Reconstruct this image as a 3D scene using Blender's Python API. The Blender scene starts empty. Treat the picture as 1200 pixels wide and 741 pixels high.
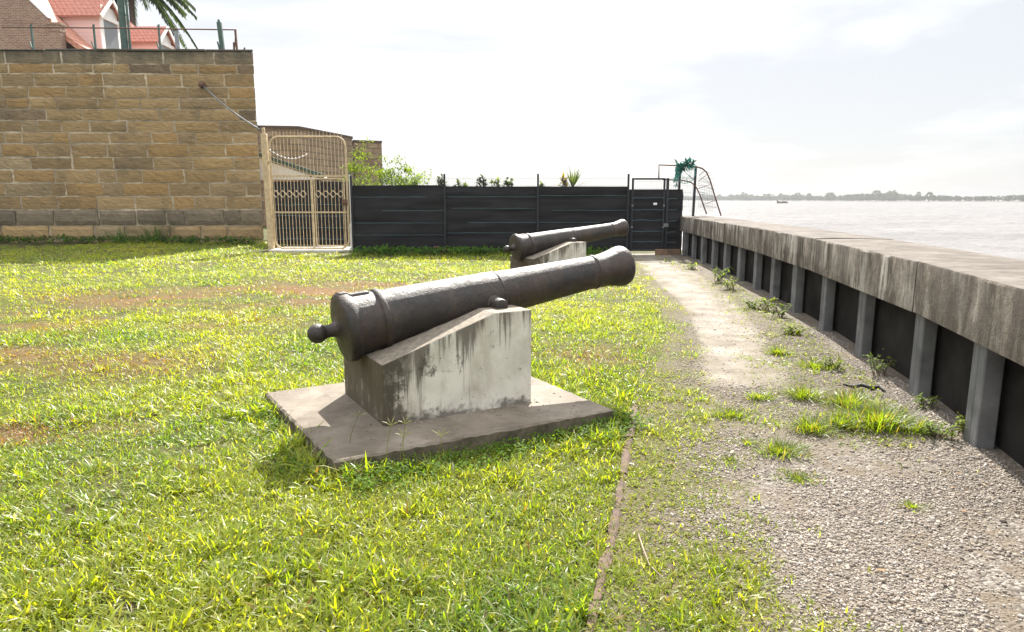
import bpy, bmesh, math, random
import numpy as np
from mathutils import Vector, Matrix

random.seed(7)
rng = np.random.default_rng(11)
SC = bpy.context.scene
COL = SC.collection
PI = math.pi
R = math.radians

# ------------------------------------------------------------------ camera model
F_PX, CX, CY, CAM_H, HORIZON = 800.0, 600.0, 370.5, 1.6, 233.5
PITCH = math.atan((CY - HORIZON) / F_PX)
_F = Vector((0, math.cos(PITCH), -math.sin(PITCH)))
_U = Vector((0, math.sin(PITCH), math.cos(PITCH)))


def ray(x, y):
    return Vector((1, 0, 0)) * ((x - CX) / F_PX) + _F - _U * ((y - CY) / F_PX)


def at(x, y, Y):
    """point seen at pixel (x, y) of the photo when it stands Y metres ahead"""
    d = ray(x, y)
    return Vector((0, 0, CAM_H)) + d * (Y / d.y)


def gz(x, y, z=0.0):
    d = ray(x, y)
    return Vector((0, 0, CAM_H)) + d * ((z - CAM_H) / d.z)


# ------------------------------------------------------------------ numpy noise
def _hash(ix, iy, seed):
    h = (ix.astype(np.int64) * 374761393 + iy.astype(np.int64) * 668265263 + seed * 1442695041) & 0x7FFFFFFF
    h = ((h ^ (h >> 13)) * 1274126177) & 0x7FFFFFFF
    h = h ^ (h >> 16)
    return (h & 0xFFFF) / 65535.0


def vnoise(x, y, seed=0):
    x = np.asarray(x, float); y = np.asarray(y, float)
    ix = np.floor(x); iy = np.floor(y)
    fx = x - ix; fy = y - iy
    fx = fx * fx * (3 - 2 * fx); fy = fy * fy * (3 - 2 * fy)
    a = _hash(ix, iy, seed); b = _hash(ix + 1, iy, seed)
    c = _hash(ix, iy + 1, seed); d = _hash(ix + 1, iy + 1, seed)
    return (a * (1 - fx) + b * fx) * (1 - fy) + (c * (1 - fx) + d * fx) * fy


def fbm(x, y, seed=0, o=3):
    s = 0; a = 0.5; t = 0
    x = np.asarray(x, float); y = np.asarray(y, float)
    for i in range(o):
        s = s + a * vnoise(x * 2 ** i, y * 2 ** i, seed + 17 * i); t += a; a *= 0.5
    return s / t


def sstep(a, b, x):
    t = np.clip((np.asarray(x, float) - a) / (b - a), 0, 1)
    return t * t * (3 - 2 * t)


# ------------------------------------------------------------------ place curves
WALL_Y = np.array([-12.0, -6.0, -2.3, 1.55, 5.55, 8.75, 12.5, 16.5, 20.9, 30, 60, 400])
WALL_X = np.array([-3.6, -0.4, 1.12, 2.30, 3.30, 3.865, 4.335, 4.68, 4.95, 5.2, 5.4, 6.0])


def wall_x(y):
    return np.interp(y, WALL_Y, WALL_X)


ED_Y = np.array([-20, 0, 2.3, 3.0, 4.0, 5.8, 7.6, 9.3, 11.0, 12.1, 17.0, 30])
ED_X = np.array([-1.2, 0.35, 0.74, 0.82, 1.02, 1.48, 2.0, 2.35, 2.55, 2.6, 3.05, 3.4])


def edge_x(y):
    return np.interp(y, ED_Y, ED_X)


KB_Y = np.array([-6, 2.32, 2.61, 2.97, 4.17, 5.3, 6.1, 6.9])
KB_X = np.array([-1.6, 0.288, 0.363, 0.463, 0.739, 1.002, 1.195, 1.37])


def kerb_x(y):
    return np.interp(y, KB_Y, KB_X)


def ground_z(x, y):
    x = np.asarray(x, float); y = np.asarray(y, float)
    z = 0.05 * (fbm(x * 0.35, y * 0.35, 3, 2) - 0.5) + 0.03 * (fbm(x * 1.6, y * 1.6, 5, 2) - 0.5)
    lawn = 1 - sstep(-0.2, 0.25, x - edge_x(y))
    z = z * (0.55 + 0.45 * lawn) + 0.02 * lawn
    z = z + 0.07 * sstep(20, 24, y) * sstep(-8, -14, x)
    z = z - 0.035 * np.exp(-(((x + 0.15) / 1.3) ** 2 + ((y - 4.2) / 1.0) ** 2))
    near = np.clip((np.hypot(x, y) - 60) / 60, 0, 1)
    return z * (1 - near)


# ------------------------------------------------------------------ object helpers
def tag(o, label=None, cat=None, group=None, kind=None):
    if label: o['label'] = label
    if cat: o['category'] = cat
    if group: o['group'] = group
    if kind: o['kind'] = kind
    return o


def empty(name, loc, rz=0.0, label=None, cat=None, group=None):
    o = bpy.data.objects.new(name, None)
    o.empty_display_size = 0.2
    COL.objects.link(o)
    o.location = loc
    o.rotation_euler = (0, 0, rz)
    return tag(o, label, cat, group)


class MB:
    """collects shapes, then links them as one mesh object"""

    def __init__(s):
        s.v = []; s.f = []; s.c = []; s.m = []

    def add(s, vs, fs, col=None, mi=0):
        b = len(s.v)
        s.v += [tuple(p) for p in vs]
        s.f += [tuple(b + i for i in f) for f in fs]
        s.m += [mi] * len(fs)
        s.c += [col or (1, 1, 1)] * len(vs)

    def box(s, x0, x1, y0, y1, z0, z1, col=None, mi=0, M=None):
        vs = [Vector((x, y, z)) for z in (z0, z1) for y in (y0, y1) for x in (x0, x1)]
        if M: vs = [M @ p for p in vs]
        s.add(vs, [(0, 2, 3, 1), (4, 5, 7, 6), (0, 1, 5, 4), (2, 6, 7, 3), (0, 4, 6, 2), (1, 3, 7, 5)], col, mi)

    def bar(s, p, q, w, h=None, up=(0, 0, 1), col=None, mi=0):
        """rectangular bar from p to q"""
        p = Vector(p); q = Vector(q); d = (q - p)
        L = d.length; d.normalize()
        up = Vector(up)
        if abs(d.dot(up)) > 0.95: up = Vector((0, 1, 0))
        a = d.cross(up).normalized(); b = a.cross(d).normalized()
        h = h or w
        vs = [c + a * (i * w / 2) + b * (j * h / 2) for c in (p, q) for i, j in ((-1, -1), (1, -1), (1, 1), (-1, 1))]
        s.add(vs, [(3, 2, 1, 0), (4, 5, 6, 7), (0, 1, 5, 4), (1, 2, 6, 5), (2, 3, 7, 6), (3, 0, 4, 7)], col, mi)

    def tube(s, pts, r, n=8, col=None, cap=True, mi=0):
        pts = [Vector(p) for p in pts]
        rr = r if isinstance(r, (list, tuple)) else [r] * len(pts)
        vs = []; fs = []
        prev = None
        for i, p in enumerate(pts):
            d = (pts[min(i + 1, len(pts) - 1)] - pts[max(i - 1, 0)])
            if d.length < 1e-9: d = Vector((0, 0, 1))
            d.normalize()
            if prev is None:
                a = d.cross(Vector((0, 0, 1)))
                if a.length < 0.1: a = d.cross(Vector((0, 1, 0)))
            else:
                a = prev - d * prev.dot(d)
            a.normalize(); prev = a
            b = d.cross(a)
            for k in range(n):
                t = 2 * PI * k / n
                vs.append(p + (a * math.cos(t) + b * math.sin(t)) * rr[i])
        for i in range(len(pts) - 1):
            for k in range(n):
                k2 = (k + 1) % n
                fs.append((i * n + k, i * n + k2, (i + 1) * n + k2, (i + 1) * n + k))
        if cap:
            fs.append(tuple(range(n - 1, -1, -1)))
            fs.append(tuple((len(pts) - 1) * n + k for k in range(n)))
        s.add(vs, fs, col, mi)

    def prism(s, poly, axis, a0, a1, col=None, mi=0):
        """extrude a 2D polygon (list of pairs) along an axis from a0 to a1"""
        def P(p, a):
            if axis == 'y': return (p[0], a, p[1])
            if axis == 'x': return (a, p[0], p[1])
            return (p[0], p[1], a)
        n = len(poly)
        vs = [P(p, a0) for p in poly] + [P(p, a1) for p in poly]
        fs = [tuple(range(n)), tuple(range(2 * n - 1, n - 1, -1))]
        fs += [(i, i + n, (i + 1) % n + n, (i + 1) % n) for i in range(n)]
        s.add(vs, fs, col, mi)

    def build(s, name, mat, parent=None, smooth=False, bevel=0, local=False, auto=None, segs=1):
        me = bpy.data.meshes.new(name)
        vs = s.v
        if parent is not None and not local:
            inv = (Matrix.Translation(parent_loc(parent)) @ Matrix.Rotation(parent_rot(parent), 4, 'Z')).inverted()
            vs = [tuple(inv @ Vector(p)) for p in vs]
        me.from_pydata(vs, [], s.f)
        ca = me.color_attributes.new('Col', 'FLOAT_COLOR', 'POINT')
        ca.data.foreach_set('color', np.array([(c[0], c[1], c[2], 1) for c in s.c], dtype=np.float32).ravel())
        bm = bmesh.new(); bm.from_mesh(me)
        bmesh.ops.recalc_face_normals(bm, faces=bm.faces)
        bm.to_mesh(me); bm.free()
        for m in (mat if isinstance(mat, (list, tuple)) else [mat]):
            me.materials.append(m)
        me.polygons.foreach_set('material_index', s.m)
        if smooth: me.polygons.foreach_set('use_smooth', [True] * len(me.polygons))
        o = bpy.data.objects.new(name, me)
        COL.objects.link(o)
        if parent is not None: o.parent = parent
        if bevel:
            b = o.modifiers.new('bevel', 'BEVEL'); b.width = bevel; b.segments = segs; b.limit_method = 'ANGLE'; b.angle_limit = R(35)
        if auto:
            me.set_sharp_from_angle(angle=R(auto))
        return o


def parent_loc(p):
    v = Vector(p.location)
    while p.parent is not None:
        p = p.parent
        v = Vector(p.location) + v
    return v


def parent_rot(p):
    a = p.rotation_euler.z
    while p.parent is not None:
        p = p.parent
        a += p.rotation_euler.z
    return a


def np_mesh(name, V, F, mat, C=None, smooth=False, tri=None):
    """V (n,3), F list of index arrays (m,k) -> one mesh object, built fast"""
    me = bpy.data.meshes.new(name)
    me.vertices.add(len(V))
    me.vertices.foreach_set('co', np.ascontiguousarray(V, dtype=np.float32).ravel())
    loops = np.concatenate([f.ravel() for f in F]).astype(np.int32)
    tot = np.concatenate([np.full(len(f), f.shape[1]) for f in F]).astype(np.int32)
    st = np.concatenate([[0], np.cumsum(tot)[:-1]]).astype(np.int32)
    me.loops.add(len(loops)); me.loops.foreach_set('vertex_index', loops)
    me.polygons.add(len(tot))
    me.polygons.foreach_set('loop_start', st)
    me.polygons.foreach_set('loop_total', tot)
    if smooth: me.polygons.foreach_set('use_smooth', np.ones(len(tot), dtype=bool))
    me.update(calc_edges=True)
    if C is not None:
        ca = me.color_attributes.new('Col', 'FLOAT_COLOR', 'POINT')
        c4 = np.ones((len(V), 4), dtype=np.float32); c4[:, :3] = C
        ca.data.foreach_set('color', c4.ravel())
    me.materials.append(mat)
    o = bpy.data.objects.new(name, me)
    COL.objects.link(o)
    return o


# ------------------------------------------------------------------ materials
class NT:
    def __init__(s, name):
        s.mat = bpy.data.materials.new(name); s.mat.use_nodes = True
        s.t = s.mat.node_tree
        for n in list(s.t.nodes): s.t.nodes.remove(n)
        s.out = s.t.nodes.new('ShaderNodeOutputMaterial')
        s.co = None

    def n(s, typ, **kw):
        nd = s.t.nodes.new(typ)
        for k, v in kw.items():
            if hasattr(nd, k): setattr(nd, k, v)
        return nd

    def link(s, a, b): s.t.links.new(a, b)

    def set(s, sock, v):
        if hasattr(v, 'links') or isinstance(v, bpy.types.NodeSocket): s.link(v, sock)
        elif isinstance(v, (tuple, list)):
            sock.default_value = tuple(v) + (1,) if len(v) == 3 and sock.type == 'RGBA' else v
        else: sock.default_value = v

    def coord(s, which='Object', scale=(1, 1, 1), rot=(0, 0, 0), loc=(0, 0, 0)):
        tc = s.n('ShaderNodeTexCoord'); mp = s.n('ShaderNodeMapping')
        s.link(tc.outputs[which], mp.inputs[0])
        mp.inputs['Scale'].default_value = scale; mp.inputs['Rotation'].default_value = rot
        mp.inputs['Location'].default_value = loc
        return mp.outputs[0]

    def noise(s, co, scale, detail=4, rough=0.55, dist=0.0):
        nd = s.n('ShaderNodeTexNoise')
        s.link(co, nd.inputs['Vector'])
        nd.inputs['Scale'].default_value = scale; nd.inputs['Detail'].default_value = detail
        nd.inputs['Roughness'].default_value = rough; nd.inputs['Distortion'].default_value = dist
        return nd.outputs['Fac']

    def voro(s, co, scale, feature='F1', out='Distance', rnd=1.0):
        nd = s.n('ShaderNodeTexVoronoi'); nd.feature = feature
        s.link(co, nd.inputs['Vector']); nd.inputs['Scale'].default_value = scale
        nd.inputs['Randomness'].default_value = rnd
        return nd.outputs[out]

    def ramp(s, fac, stops):
        nd = s.n('ShaderNodeValToRGB'); s.link(fac, nd.inputs[0])
        cr = nd.color_ramp
        while len(cr.elements) < len(stops): cr.elements.new(0.5)
        for e, (p, c) in zip(cr.elements, stops):
            e.position = p
            e.color = (c, c, c, 1) if isinstance(c, (int, float)) else tuple(c) + (1,)
        return nd.outputs[0]

    def mix(s, fac, a, b, mode='MIX'):
        nd = s.n('ShaderNodeMix'); nd.data_type = 'RGBA'; nd.blend_type = mode
        s.set(nd.inputs[0], fac); s.set(nd.inputs[6], a); s.set(nd.inputs[7], b)
        return nd.outputs[2]

    def math(s, op, a, b=0.0, clamp=False):
        nd = s.n('ShaderNodeMath'); nd.operation = op; nd.use_clamp = clamp
        s.set(nd.inputs[0], a); s.set(nd.inputs[1], b)
        return nd.outputs[0]

    def maprange(s, v, a, b, c=0.0, d=1.0):
        nd = s.n('ShaderNodeMapRange'); s.link(v, nd.inputs[0])
        for i, q in enumerate((a, b, c, d)): nd.inputs[i + 1].default_value = q
        return nd.outputs[0]

    def attr(s, name='Col'):
        nd = s.n('ShaderNodeAttribute'); nd.attribute_name = name
        return nd.outputs['Color']

    def sep(s, co):
        nd = s.n('ShaderNodeSeparateXYZ'); s.link(co, nd.inputs[0]); return nd.outputs

    def bump(s, h, strength=0.5, dist=0.01, normal=None):
        nd = s.n('ShaderNodeBump'); s.link(h, nd.inputs['Height'])
        nd.inputs['Strength'].default_value = strength; nd.inputs['Distance'].default_value = dist
        if normal is not None: s.link(normal, nd.inputs['Normal'])
        return nd.outputs[0]

    def principled(s, col, rough=0.7, metal=0.0, normal=None, spec=0.5):
        p = s.n('ShaderNodeBsdfPrincipled')
        s.set(p.inputs['Base Color'], col); s.set(p.inputs['Roughness'], rough)
        s.set(p.inputs['Metallic'], metal); p.inputs['Specular IOR Level'].default_value = spec
        if normal is not None: s.link(normal, p.inputs['Normal'])
        s.link(p.outputs[0], s.out.inputs[0])
        return p


def m_simple(name, col, rough=0.6, metal=0.0, var=0.25, scale=8, bump=0.2, bd=0.004, spec=0.4):
    t = NT(name); co = t.coord()
    n = t.noise(co, scale, 5)
    c2 = tuple(max(0, c * (1 - var)) for c in col); c3 = tuple(min(1, c * (1 + var)) for c in col)
    c = t.ramp(n, [(0.3, c2), (0.7, c3)])
    t.principled(c, rough, metal, t.bump(t.noise(co, scale * 8, 4), bump, bd), spec)
    return t.mat


def m_leaf(name, trans=0.45, rough=0.5, tint=(1.5, 1.4, 0.4), spec=0.28):
    t = NT(name)
    col = t.attr()
    p = t.principled(col, rough, 0, None, spec)
    tr = t.n('ShaderNodeBsdfTranslucent')
    t.link(t.mix(1.0, col, tint, 'MULTIPLY'), tr.inputs[0])
    ms = t.n('ShaderNodeMixShader'); ms.inputs[0].default_value = trans
    t.link(p.outputs[0], ms.inputs[1]); t.link(tr.outputs[0], ms.inputs[2])
    t.link(ms.outputs[0], t.out.inputs[0])
    return t.mat


def m_pedestal():
    t = NT('pedestal_concrete'); co = t.coord(); xyz = t.sep(co)
    n1 = t.noise(co, 3.0, 6, 0.6)
    base = t.ramp(n1, [(0.28, (0.37, 0.345, 0.285)), (0.6, (0.62, 0.595, 0.525))])
    # vertical drip stains running down from the upper edge
    st = t.math('ADD', t.math('MULTIPLY', t.noise(t.coord(scale=(9, 9, 0.55)), 1.0, 6, 0.7), 0.6), t.math('MULTIPLY', t.noise(t.coord(scale=(30, 30, 1.4)), 1.0, 5, 0.7), 0.4))
    zz = t.math('SUBTRACT', xyz[2], t.math('MULTIPLY', t.math('MINIMUM', xyz[0], 0.845), 0.331))
    top = t.maprange(zz, 0.20, 0.53, 0.0, 1.0)
    left = t.maprange(xyz[0], 0.50, -0.02, 0.0, 1.0)
    stain = t.maprange(t.math('ADD', st, t.math('ADD', t.math('MULTIPLY', top, 0.135), t.math('MULTIPLY', left, 0.125))), 0.575, 0.66)
    wash = t.maprange(t.math('ADD', t.noise(t.coord(scale=(4, 4, 1.2), loc=(2, 7, 1)), 1.0, 6, 0.7), t.math('MULTIPLY', left, 0.10)), 0.46, 0.66)
    base = t.mix(t.math('MULTIPLY', wash, 0.55), base, (0.27, 0.225, 0.16))
    mold = t.maprange(t.math('ADD', t.noise(t.coord(scale=(1, 1, 0.8)), 6.5, 8, 0.75), t.math('MULTIPLY', left, 0.165)), 0.585, 0.66)
    low = t.maprange(t.math('ADD', t.noise(t.coord(scale=(3, 3, 3)), 1.6, 5, 0.7), t.maprange(xyz[2], 0.24, 0.1, 0.0, 0.28)), 0.66, 0.80)
    c = t.mix(t.math('MULTIPLY', stain, 0.80), base, (0.060, 0.048, 0.033))
    c = t.mix(t.math('MULTIPLY', mold, 0.82), c, (0.052, 0.044, 0.030))
    g0_ = t.n('ShaderNodeNewGeometry')
    endm = t.maprange(t.math('ADD', xyz[0], 0.0), 0.012, 0.004)
    endm = t.math('MULTIPLY', endm, t.maprange(t.noise(t.coord(scale=(1, 6, 0.9)), 1.3, 6, 0.7), 0.36, 0.56, 0.25, 1.0))
    c = t.mix(t.math('MULTIPLY', endm, 0.85), c, (0.070, 0.054, 0.034))
    c = t.mix(t.math('MULTIPLY', low, 0.8), c, (0.07, 0.058, 0.04))
    pit = t.maprange(t.voro(co, 17), 0.055, 0.10, 1.0, 0.0)
    pitm = t.math('MULTIPLY', pit, t.maprange(t.noise(co, 4, 2), 0.45, 0.6))
    c = t.mix(t.math('MULTIPLY', pitm, 0.8), c, (0.06, 0.05, 0.045))
    g = t.n('ShaderNodeNewGeometry'); nz = t.sep(g.outputs['Normal'])[2]
    grime = t.ramp(t.noise(co, 22, 6, 0.7), [(0.3, (0.10, 0.085, 0.066)), (0.7, (0.24, 0.205, 0.16))])
    c = t.mix(t.maprange(nz, 0.5, 0.8), c, grime)
    h = t.math('ADD', t.noise(co, 60, 5), t.math('MULTIPLY', pitm, -1.5))
    t.principled(c, 0.85, 0, t.bump(h, 0.35, 0.006), 0.3)
    return t.mat


def m_slab():
    t = NT('slab_concrete'); co = t.coord()
    a = t.ramp(t.noise(co, 2.2, 7, 0.65), [(0.3, (0.078, 0.062, 0.046)), (0.5, (0.140, 0.116, 0.089)), (0.72, (0.225, 0.194, 0.155))])
    d = t.maprange(t.noise(co, 6, 6, 0.7), 0.56, 0.70)
    c = t.mix(t.math('MULTIPLY', d, 0.65), a, (0.075, 0.056, 0.039))
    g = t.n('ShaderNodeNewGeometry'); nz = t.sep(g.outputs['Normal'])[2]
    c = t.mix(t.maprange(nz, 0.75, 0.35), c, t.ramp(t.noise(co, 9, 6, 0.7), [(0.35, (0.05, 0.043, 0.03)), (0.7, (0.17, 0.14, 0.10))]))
    h = t.math('ADD', t.noise(co, 45, 6, 0.7), t.math('MULTIPLY', t.noise(co, 7, 4), 2.0))
    t.principled(c, 0.82, 0, t.bump(h, 0.4, 0.008), 0.3)
    return t.mat


def m_iron():
    t = NT('old_iron'); co = t.coord()
    n1 = t.noise(co, 4, 8, 0.72)
    c = t.ramp(n1, [(0.3, (0.008, 0.007, 0.0064)), (0.5, (0.019, 0.0148, 0.0120)), (0.70, (0.046, 0.033, 0.024))])
    rust = t.maprange(t.noise(t.coord(scale=(1, 1, 0.6), loc=(3, 1, 2)), 4.5, 8, 0.75), 0.50, 0.64)
    c = t.mix(t.math('MULTIPLY', rust, 0.55), c, (0.055, 0.031, 0.018))
    spots = t.maprange(t.noise(co, 34, 6, 0.75), 0.60, 0.70)
    c = t.mix(t.math('MULTIPLY', spots, 0.6), c, (0.15, 0.085, 0.045))
    pale = t.maprange(t.noise(t.coord(loc=(9, 2, 5)), 13, 8, 0.8), 0.58, 0.72)
    c = t.mix(t.math('MULTIPLY', pale, 0.5), c, (0.13, 0.12, 0.11))
    rg = t.maprange(t.noise(co, 12, 7, 0.78), 0.3, 0.7, 0.40, 0.72)
    pit = t.maprange(t.voro(co, 46), 0.0, 0.30)
    h = t.math('ADD', t.math('MULTIPLY', t.noise(co, 40, 7, 0.78), 1.0), t.math('ADD', t.math('MULTIPLY', t.noise(co, 11, 6, 0.7), 2.2), t.math('MULTIPLY', pit, 0.35)))
    t.principled(c, rg, 0.0, t.bump(h, 0.42, 0.010), 0.48)
    return t.mat


def m_stone():
    t = NT('sandstone_block'); co = t.coord(); col = t.attr()
    str_ = t.noise(t.coord(scale=(1.1, 1.1, 9)), 3.0, 6, 0.7)
    c = t.mix(0.85, col, t.ramp(str_, [(0.25, (0.55, 0.52, 0.47)), (0.5, (1.0, 0.97, 0.92)), (0.75, (1.32, 1.26, 1.16))]), 'MULTIPLY')
    blot = t.maprange(t.noise(co, 0.8, 8, 0.75), 0.50, 0.68)
    c = t.mix(t.math('MULTIPLY', blot, 0.5), c, (0.085, 0.070, 0.050))
    lite = t.maprange(t.noise(t.coord(loc=(5, 2, 8)), 2.6, 8, 0.75), 0.55, 0.70)
    c = t.mix(t.math('MULTIPLY', lite, 0.4), c, (0.36, 0.285, 0.18))
    hole = t.maprange(t.noise(t.coord(scale=(1, 1, 2.2)), 9, 4, 0.6), 0.66, 0.74)
    c = t.mix(t.math('MULTIPLY', hole, 0.7), c, (0.04, 0.033, 0.025))
    z = t.sep(co)[2]
    wet = t.maprange(t.math('ADD', z, t.math('MULTIPLY', t.noise(t.coord(scale=(2.2, 2.2, 0.35)), 1.5, 5), 1.1)), 6.75, 7.1)
    c = t.mix(t.math('MULTIPLY', wet, 0.62), c, (0.060, 0.058, 0.048))
    h = t.math('ADD', t.math('MULTIPLY', str_, 1.4), t.noise(co, 22, 6, 0.7))
    t.principled(c, 0.9, 0, t.bump(h, 0.7, 0.03), 0.25)
    return t.mat


def m_cap():
    """river wall cap: pale cement with brown and black runs down its face"""
    t = NT('river_wall_concrete'); co = t.coord(); xyz = t.sep(co)
    g = t.n('ShaderNodeNewGeometry'); nz = t.sep(g.outputs['Normal'])[2]
    cs = t.coord(scale=(4.5, 4.5, 0.75))
    s1 = t.math('ADD', t.math('MULTIPLY', t.noise(cs, 1.0, 9, 0.75), 0.62), t.math('MULTIPLY', t.noise(co, 11, 8, 0.78), 0.38))
    s2 = t.noise(t.coord(scale=(3, 3, 0.5), loc=(4, 2, 0)), 1.0, 5, 0.6)
    face = t.ramp(s1, [(0.40, (0.044, 0.036, 0.028)), (0.485, (0.096, 0.081, 0.065)), (0.555, (0.165, 0.146, 0.122)), (0.65, (0.33, 0.312, 0.28))])
    big = t.noise(t.coord(scale=(1.0, 1.0, 0.6)), 1.1, 4, 0.6)
    face = t.mix(t.math('MULTIPLY', t.maprange(s2, 0.46, 0.62), 0.78), face, (0.050, 0.041, 0.034))
    pale = t.math('MULTIPLY', t.maprange(t.noise(t.coord(scale=(5, 5, 1.1), loc=(7, 3, 1)), 1.0, 8, 0.75), 0.49, 0.60), t.maprange(big, 0.42, 0.54))
    face = t.mix(t.math('MULTIPLY', pale, 0.8), face, (0.34, 0.322, 0.29))
    spots = t.maprange(t.noise(co, 9, 7, 0.75), 0.55, 0.68)
    face = t.mix(t.math('MULTIPLY', spots, 0.45), face, (0.065, 0.05, 0.036))
    topc = t.ramp(t.noise(co, 3.2, 7, 0.7), [(0.32, (0.055, 0.046, 0.038)), (0.5, (0.098, 0.085, 0.073)), (0.68, (0.15, 0.134, 0.118))])
    topc = t.mix(t.math('MULTIPLY', t.maprange(t.noise(t.coord(scale=(2.0, 0.6, 1), rot=(0, 0, 0.2)), 2.2, 5), 0.55, 0.68), 0.55), topc, (0.085, 0.066, 0.052))
    c = t.mix(t.maprange(nz, 0.5, 0.85), face, topc)
    crack = t.maprange(t.voro(t.coord(scale=(1, 1, 1)), 1.7, 'DISTANCE_TO_EDGE'), 0.0, 0.006, 1.0, 0.0)
    c = t.mix(t.math('MULTIPLY', t.math('MULTIPLY', crack, t.maprange(t.noise(co, 1.2, 2), 0.5, 0.6)), 0.6), c, (0.06, 0.05, 0.04))
    h = t.math('ADD', t.noise(co, 55, 6, 0.7), t.math('MULTIPLY', t.noise(co, 5, 4), 1.5))
    t.principled(c, 0.86, 0, t.bump(h, 0.5, 0.010), 0.1)
    return t.mat


def m_brick(name, c1, c2, mortar, scale=1.0, bw=0.24, rh=0.075, ms=0.012, axis='x', blot=(0.06, 0.05, 0.04), bl=0.4):
    t = NT(name); co = t.coord(); xyz = t.sep(co)
    cb = t.n('ShaderNodeCombineXYZ')
    t.link(t.math('ADD', xyz[0], t.math('MULTIPLY', xyz[1], 0.9)), cb.inputs[0]); t.link(xyz[2], cb.inputs[1])
    b = t.n('ShaderNodeTexBrick')
    t.link(cb.outputs[0], b.inputs['Vector'])
    b.inputs['Color1'].default_value = c1 + (1,); b.inputs['Color2'].default_value = c2 + (1,); b.inputs['Mortar'].default_value = mortar + (1,)
    b.inputs['Scale'].default_value = scale; b.inputs['Mortar Size'].default_value = ms
    b.inputs['Brick Width'].default_value = bw; b.inputs['Row Height'].default_value = rh
    n = t.maprange(t.noise(co, 0.9, 6, 0.7), 0.5, 0.7)
    c = t.mix(t.math('MULTIPLY', n, bl), b.outputs[0], blot)
    c = t.mix(0.5, c, t.ramp(t.noise(co, 7, 5, 0.7), [(0.3, 0.55), (0.7, 1.35)]), 'MULTIPLY')
    t.principled(c, 0.9, 0, t.bump(b.outputs['Fac'], -0.5, 0.02), 0.25)
    return t.mat


def m_tiles(name, c1, c2):
    """roof tiles: rows across the slope with rounded laps"""
    t = NT(name); co = t.coord(); xyz = t.sep(co)
    col = t.ramp(t.noise(co, 6, 5, 0.7), [(0.3, c1), (0.7, c2)])
    w = t.math('FRACT', t.math('MULTIPLY', xyz[2], 4.3))
    row = t.maprange(w, 0.0, 0.2)
    colm = t.math('ABSOLUTE', t.math('SINE', t.math('MULTIPLY', t.math('ADD', xyz[0], xyz[1]), 12.5)))
    c = t.mix(t.math('MULTIPLY', t.math('SUBTRACT', 1.0, row), 0.85), col, tuple(v * 0.35 for v in c1))
    c = t.mix(t.math('MULTIPLY', t.maprange(colm, 0.25, 0.0), 0.5), c, tuple(v * 0.4 for v in c1))
    t.principled(c, 0.7, 0, t.bump(t.math('ADD', w, colm), 0.6, 0.05), 0.4)
    return t.mat


def m_clap(name, col):
    t = NT(name); co = t.coord(); z = t.sep(co)[2]
    f = t.math('FRACT', t.math('MULTIPLY', z, 5.0))
    c = t.mix(t.math('MULTIPLY', t.maprange(f, 0.12, 0.0), 0.55), col, tuple(v * 0.45 for v in col))
    t.principled(c, 0.6, 0, t.bump(f, 0.6, 0.03))
    return t.mat


def m_cloth():
    t = NT('black_shade_cloth'); co = t.coord()
    n = t.noise(t.coord(scale=(0.5, 1, 2)), 2.0, 5, 0.6)
    c = t.ramp(n, [(0.3, (0.009, 0.009, 0.010)), (0.7, (0.017, 0.017, 0.019))])
    w = t.noise(t.coord(scale=(160, 160, 40)), 1.0, 2)
    t.principled(c, 0.75, 0, t.bump(t.math('ADD', w, t.math('MULTIPLY', n, 3.0)), 0.3, 0.010), 0.2)
    return t.mat


def m_ground():
    t = NT('lawn_soil'); co = t.coord()
    a = t.ramp(t.noise(co, 1.7, 7, 0.65), [(0.3, (0.030, 0.034, 0.012)), (0.5, (0.055, 0.062, 0.016)), (0.68, (0.09, 0.088, 0.024))])
    b = t.ramp(t.noise(co, 40, 5, 0.7), [(0.3, 0.45), (0.7, 1.4)])
    c = t.mix(0.8, a, b, 'MULTIPLY')
    far = t.maprange(t.noise(co, 7, 5, 0.7), 0.45, 0.62)
    c = t.mix(t.math('MULTIPLY', far, 0.5), c, (0.10, 0.075, 0.040))
    bmk = t.n('ShaderNodeSeparateColor'); t.link(t.attr(), bmk.inputs[0])
    c = t.mix(t.math('MULTIPLY', bmk.outputs[0], 0.8), c, (0.150, 0.082, 0.038))
    t.principled(c, 0.95, 0, t.bump(t.noise(co, 70, 5, 0.7), 0.8, 0.02), 0.15)
    return t.mat


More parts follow.
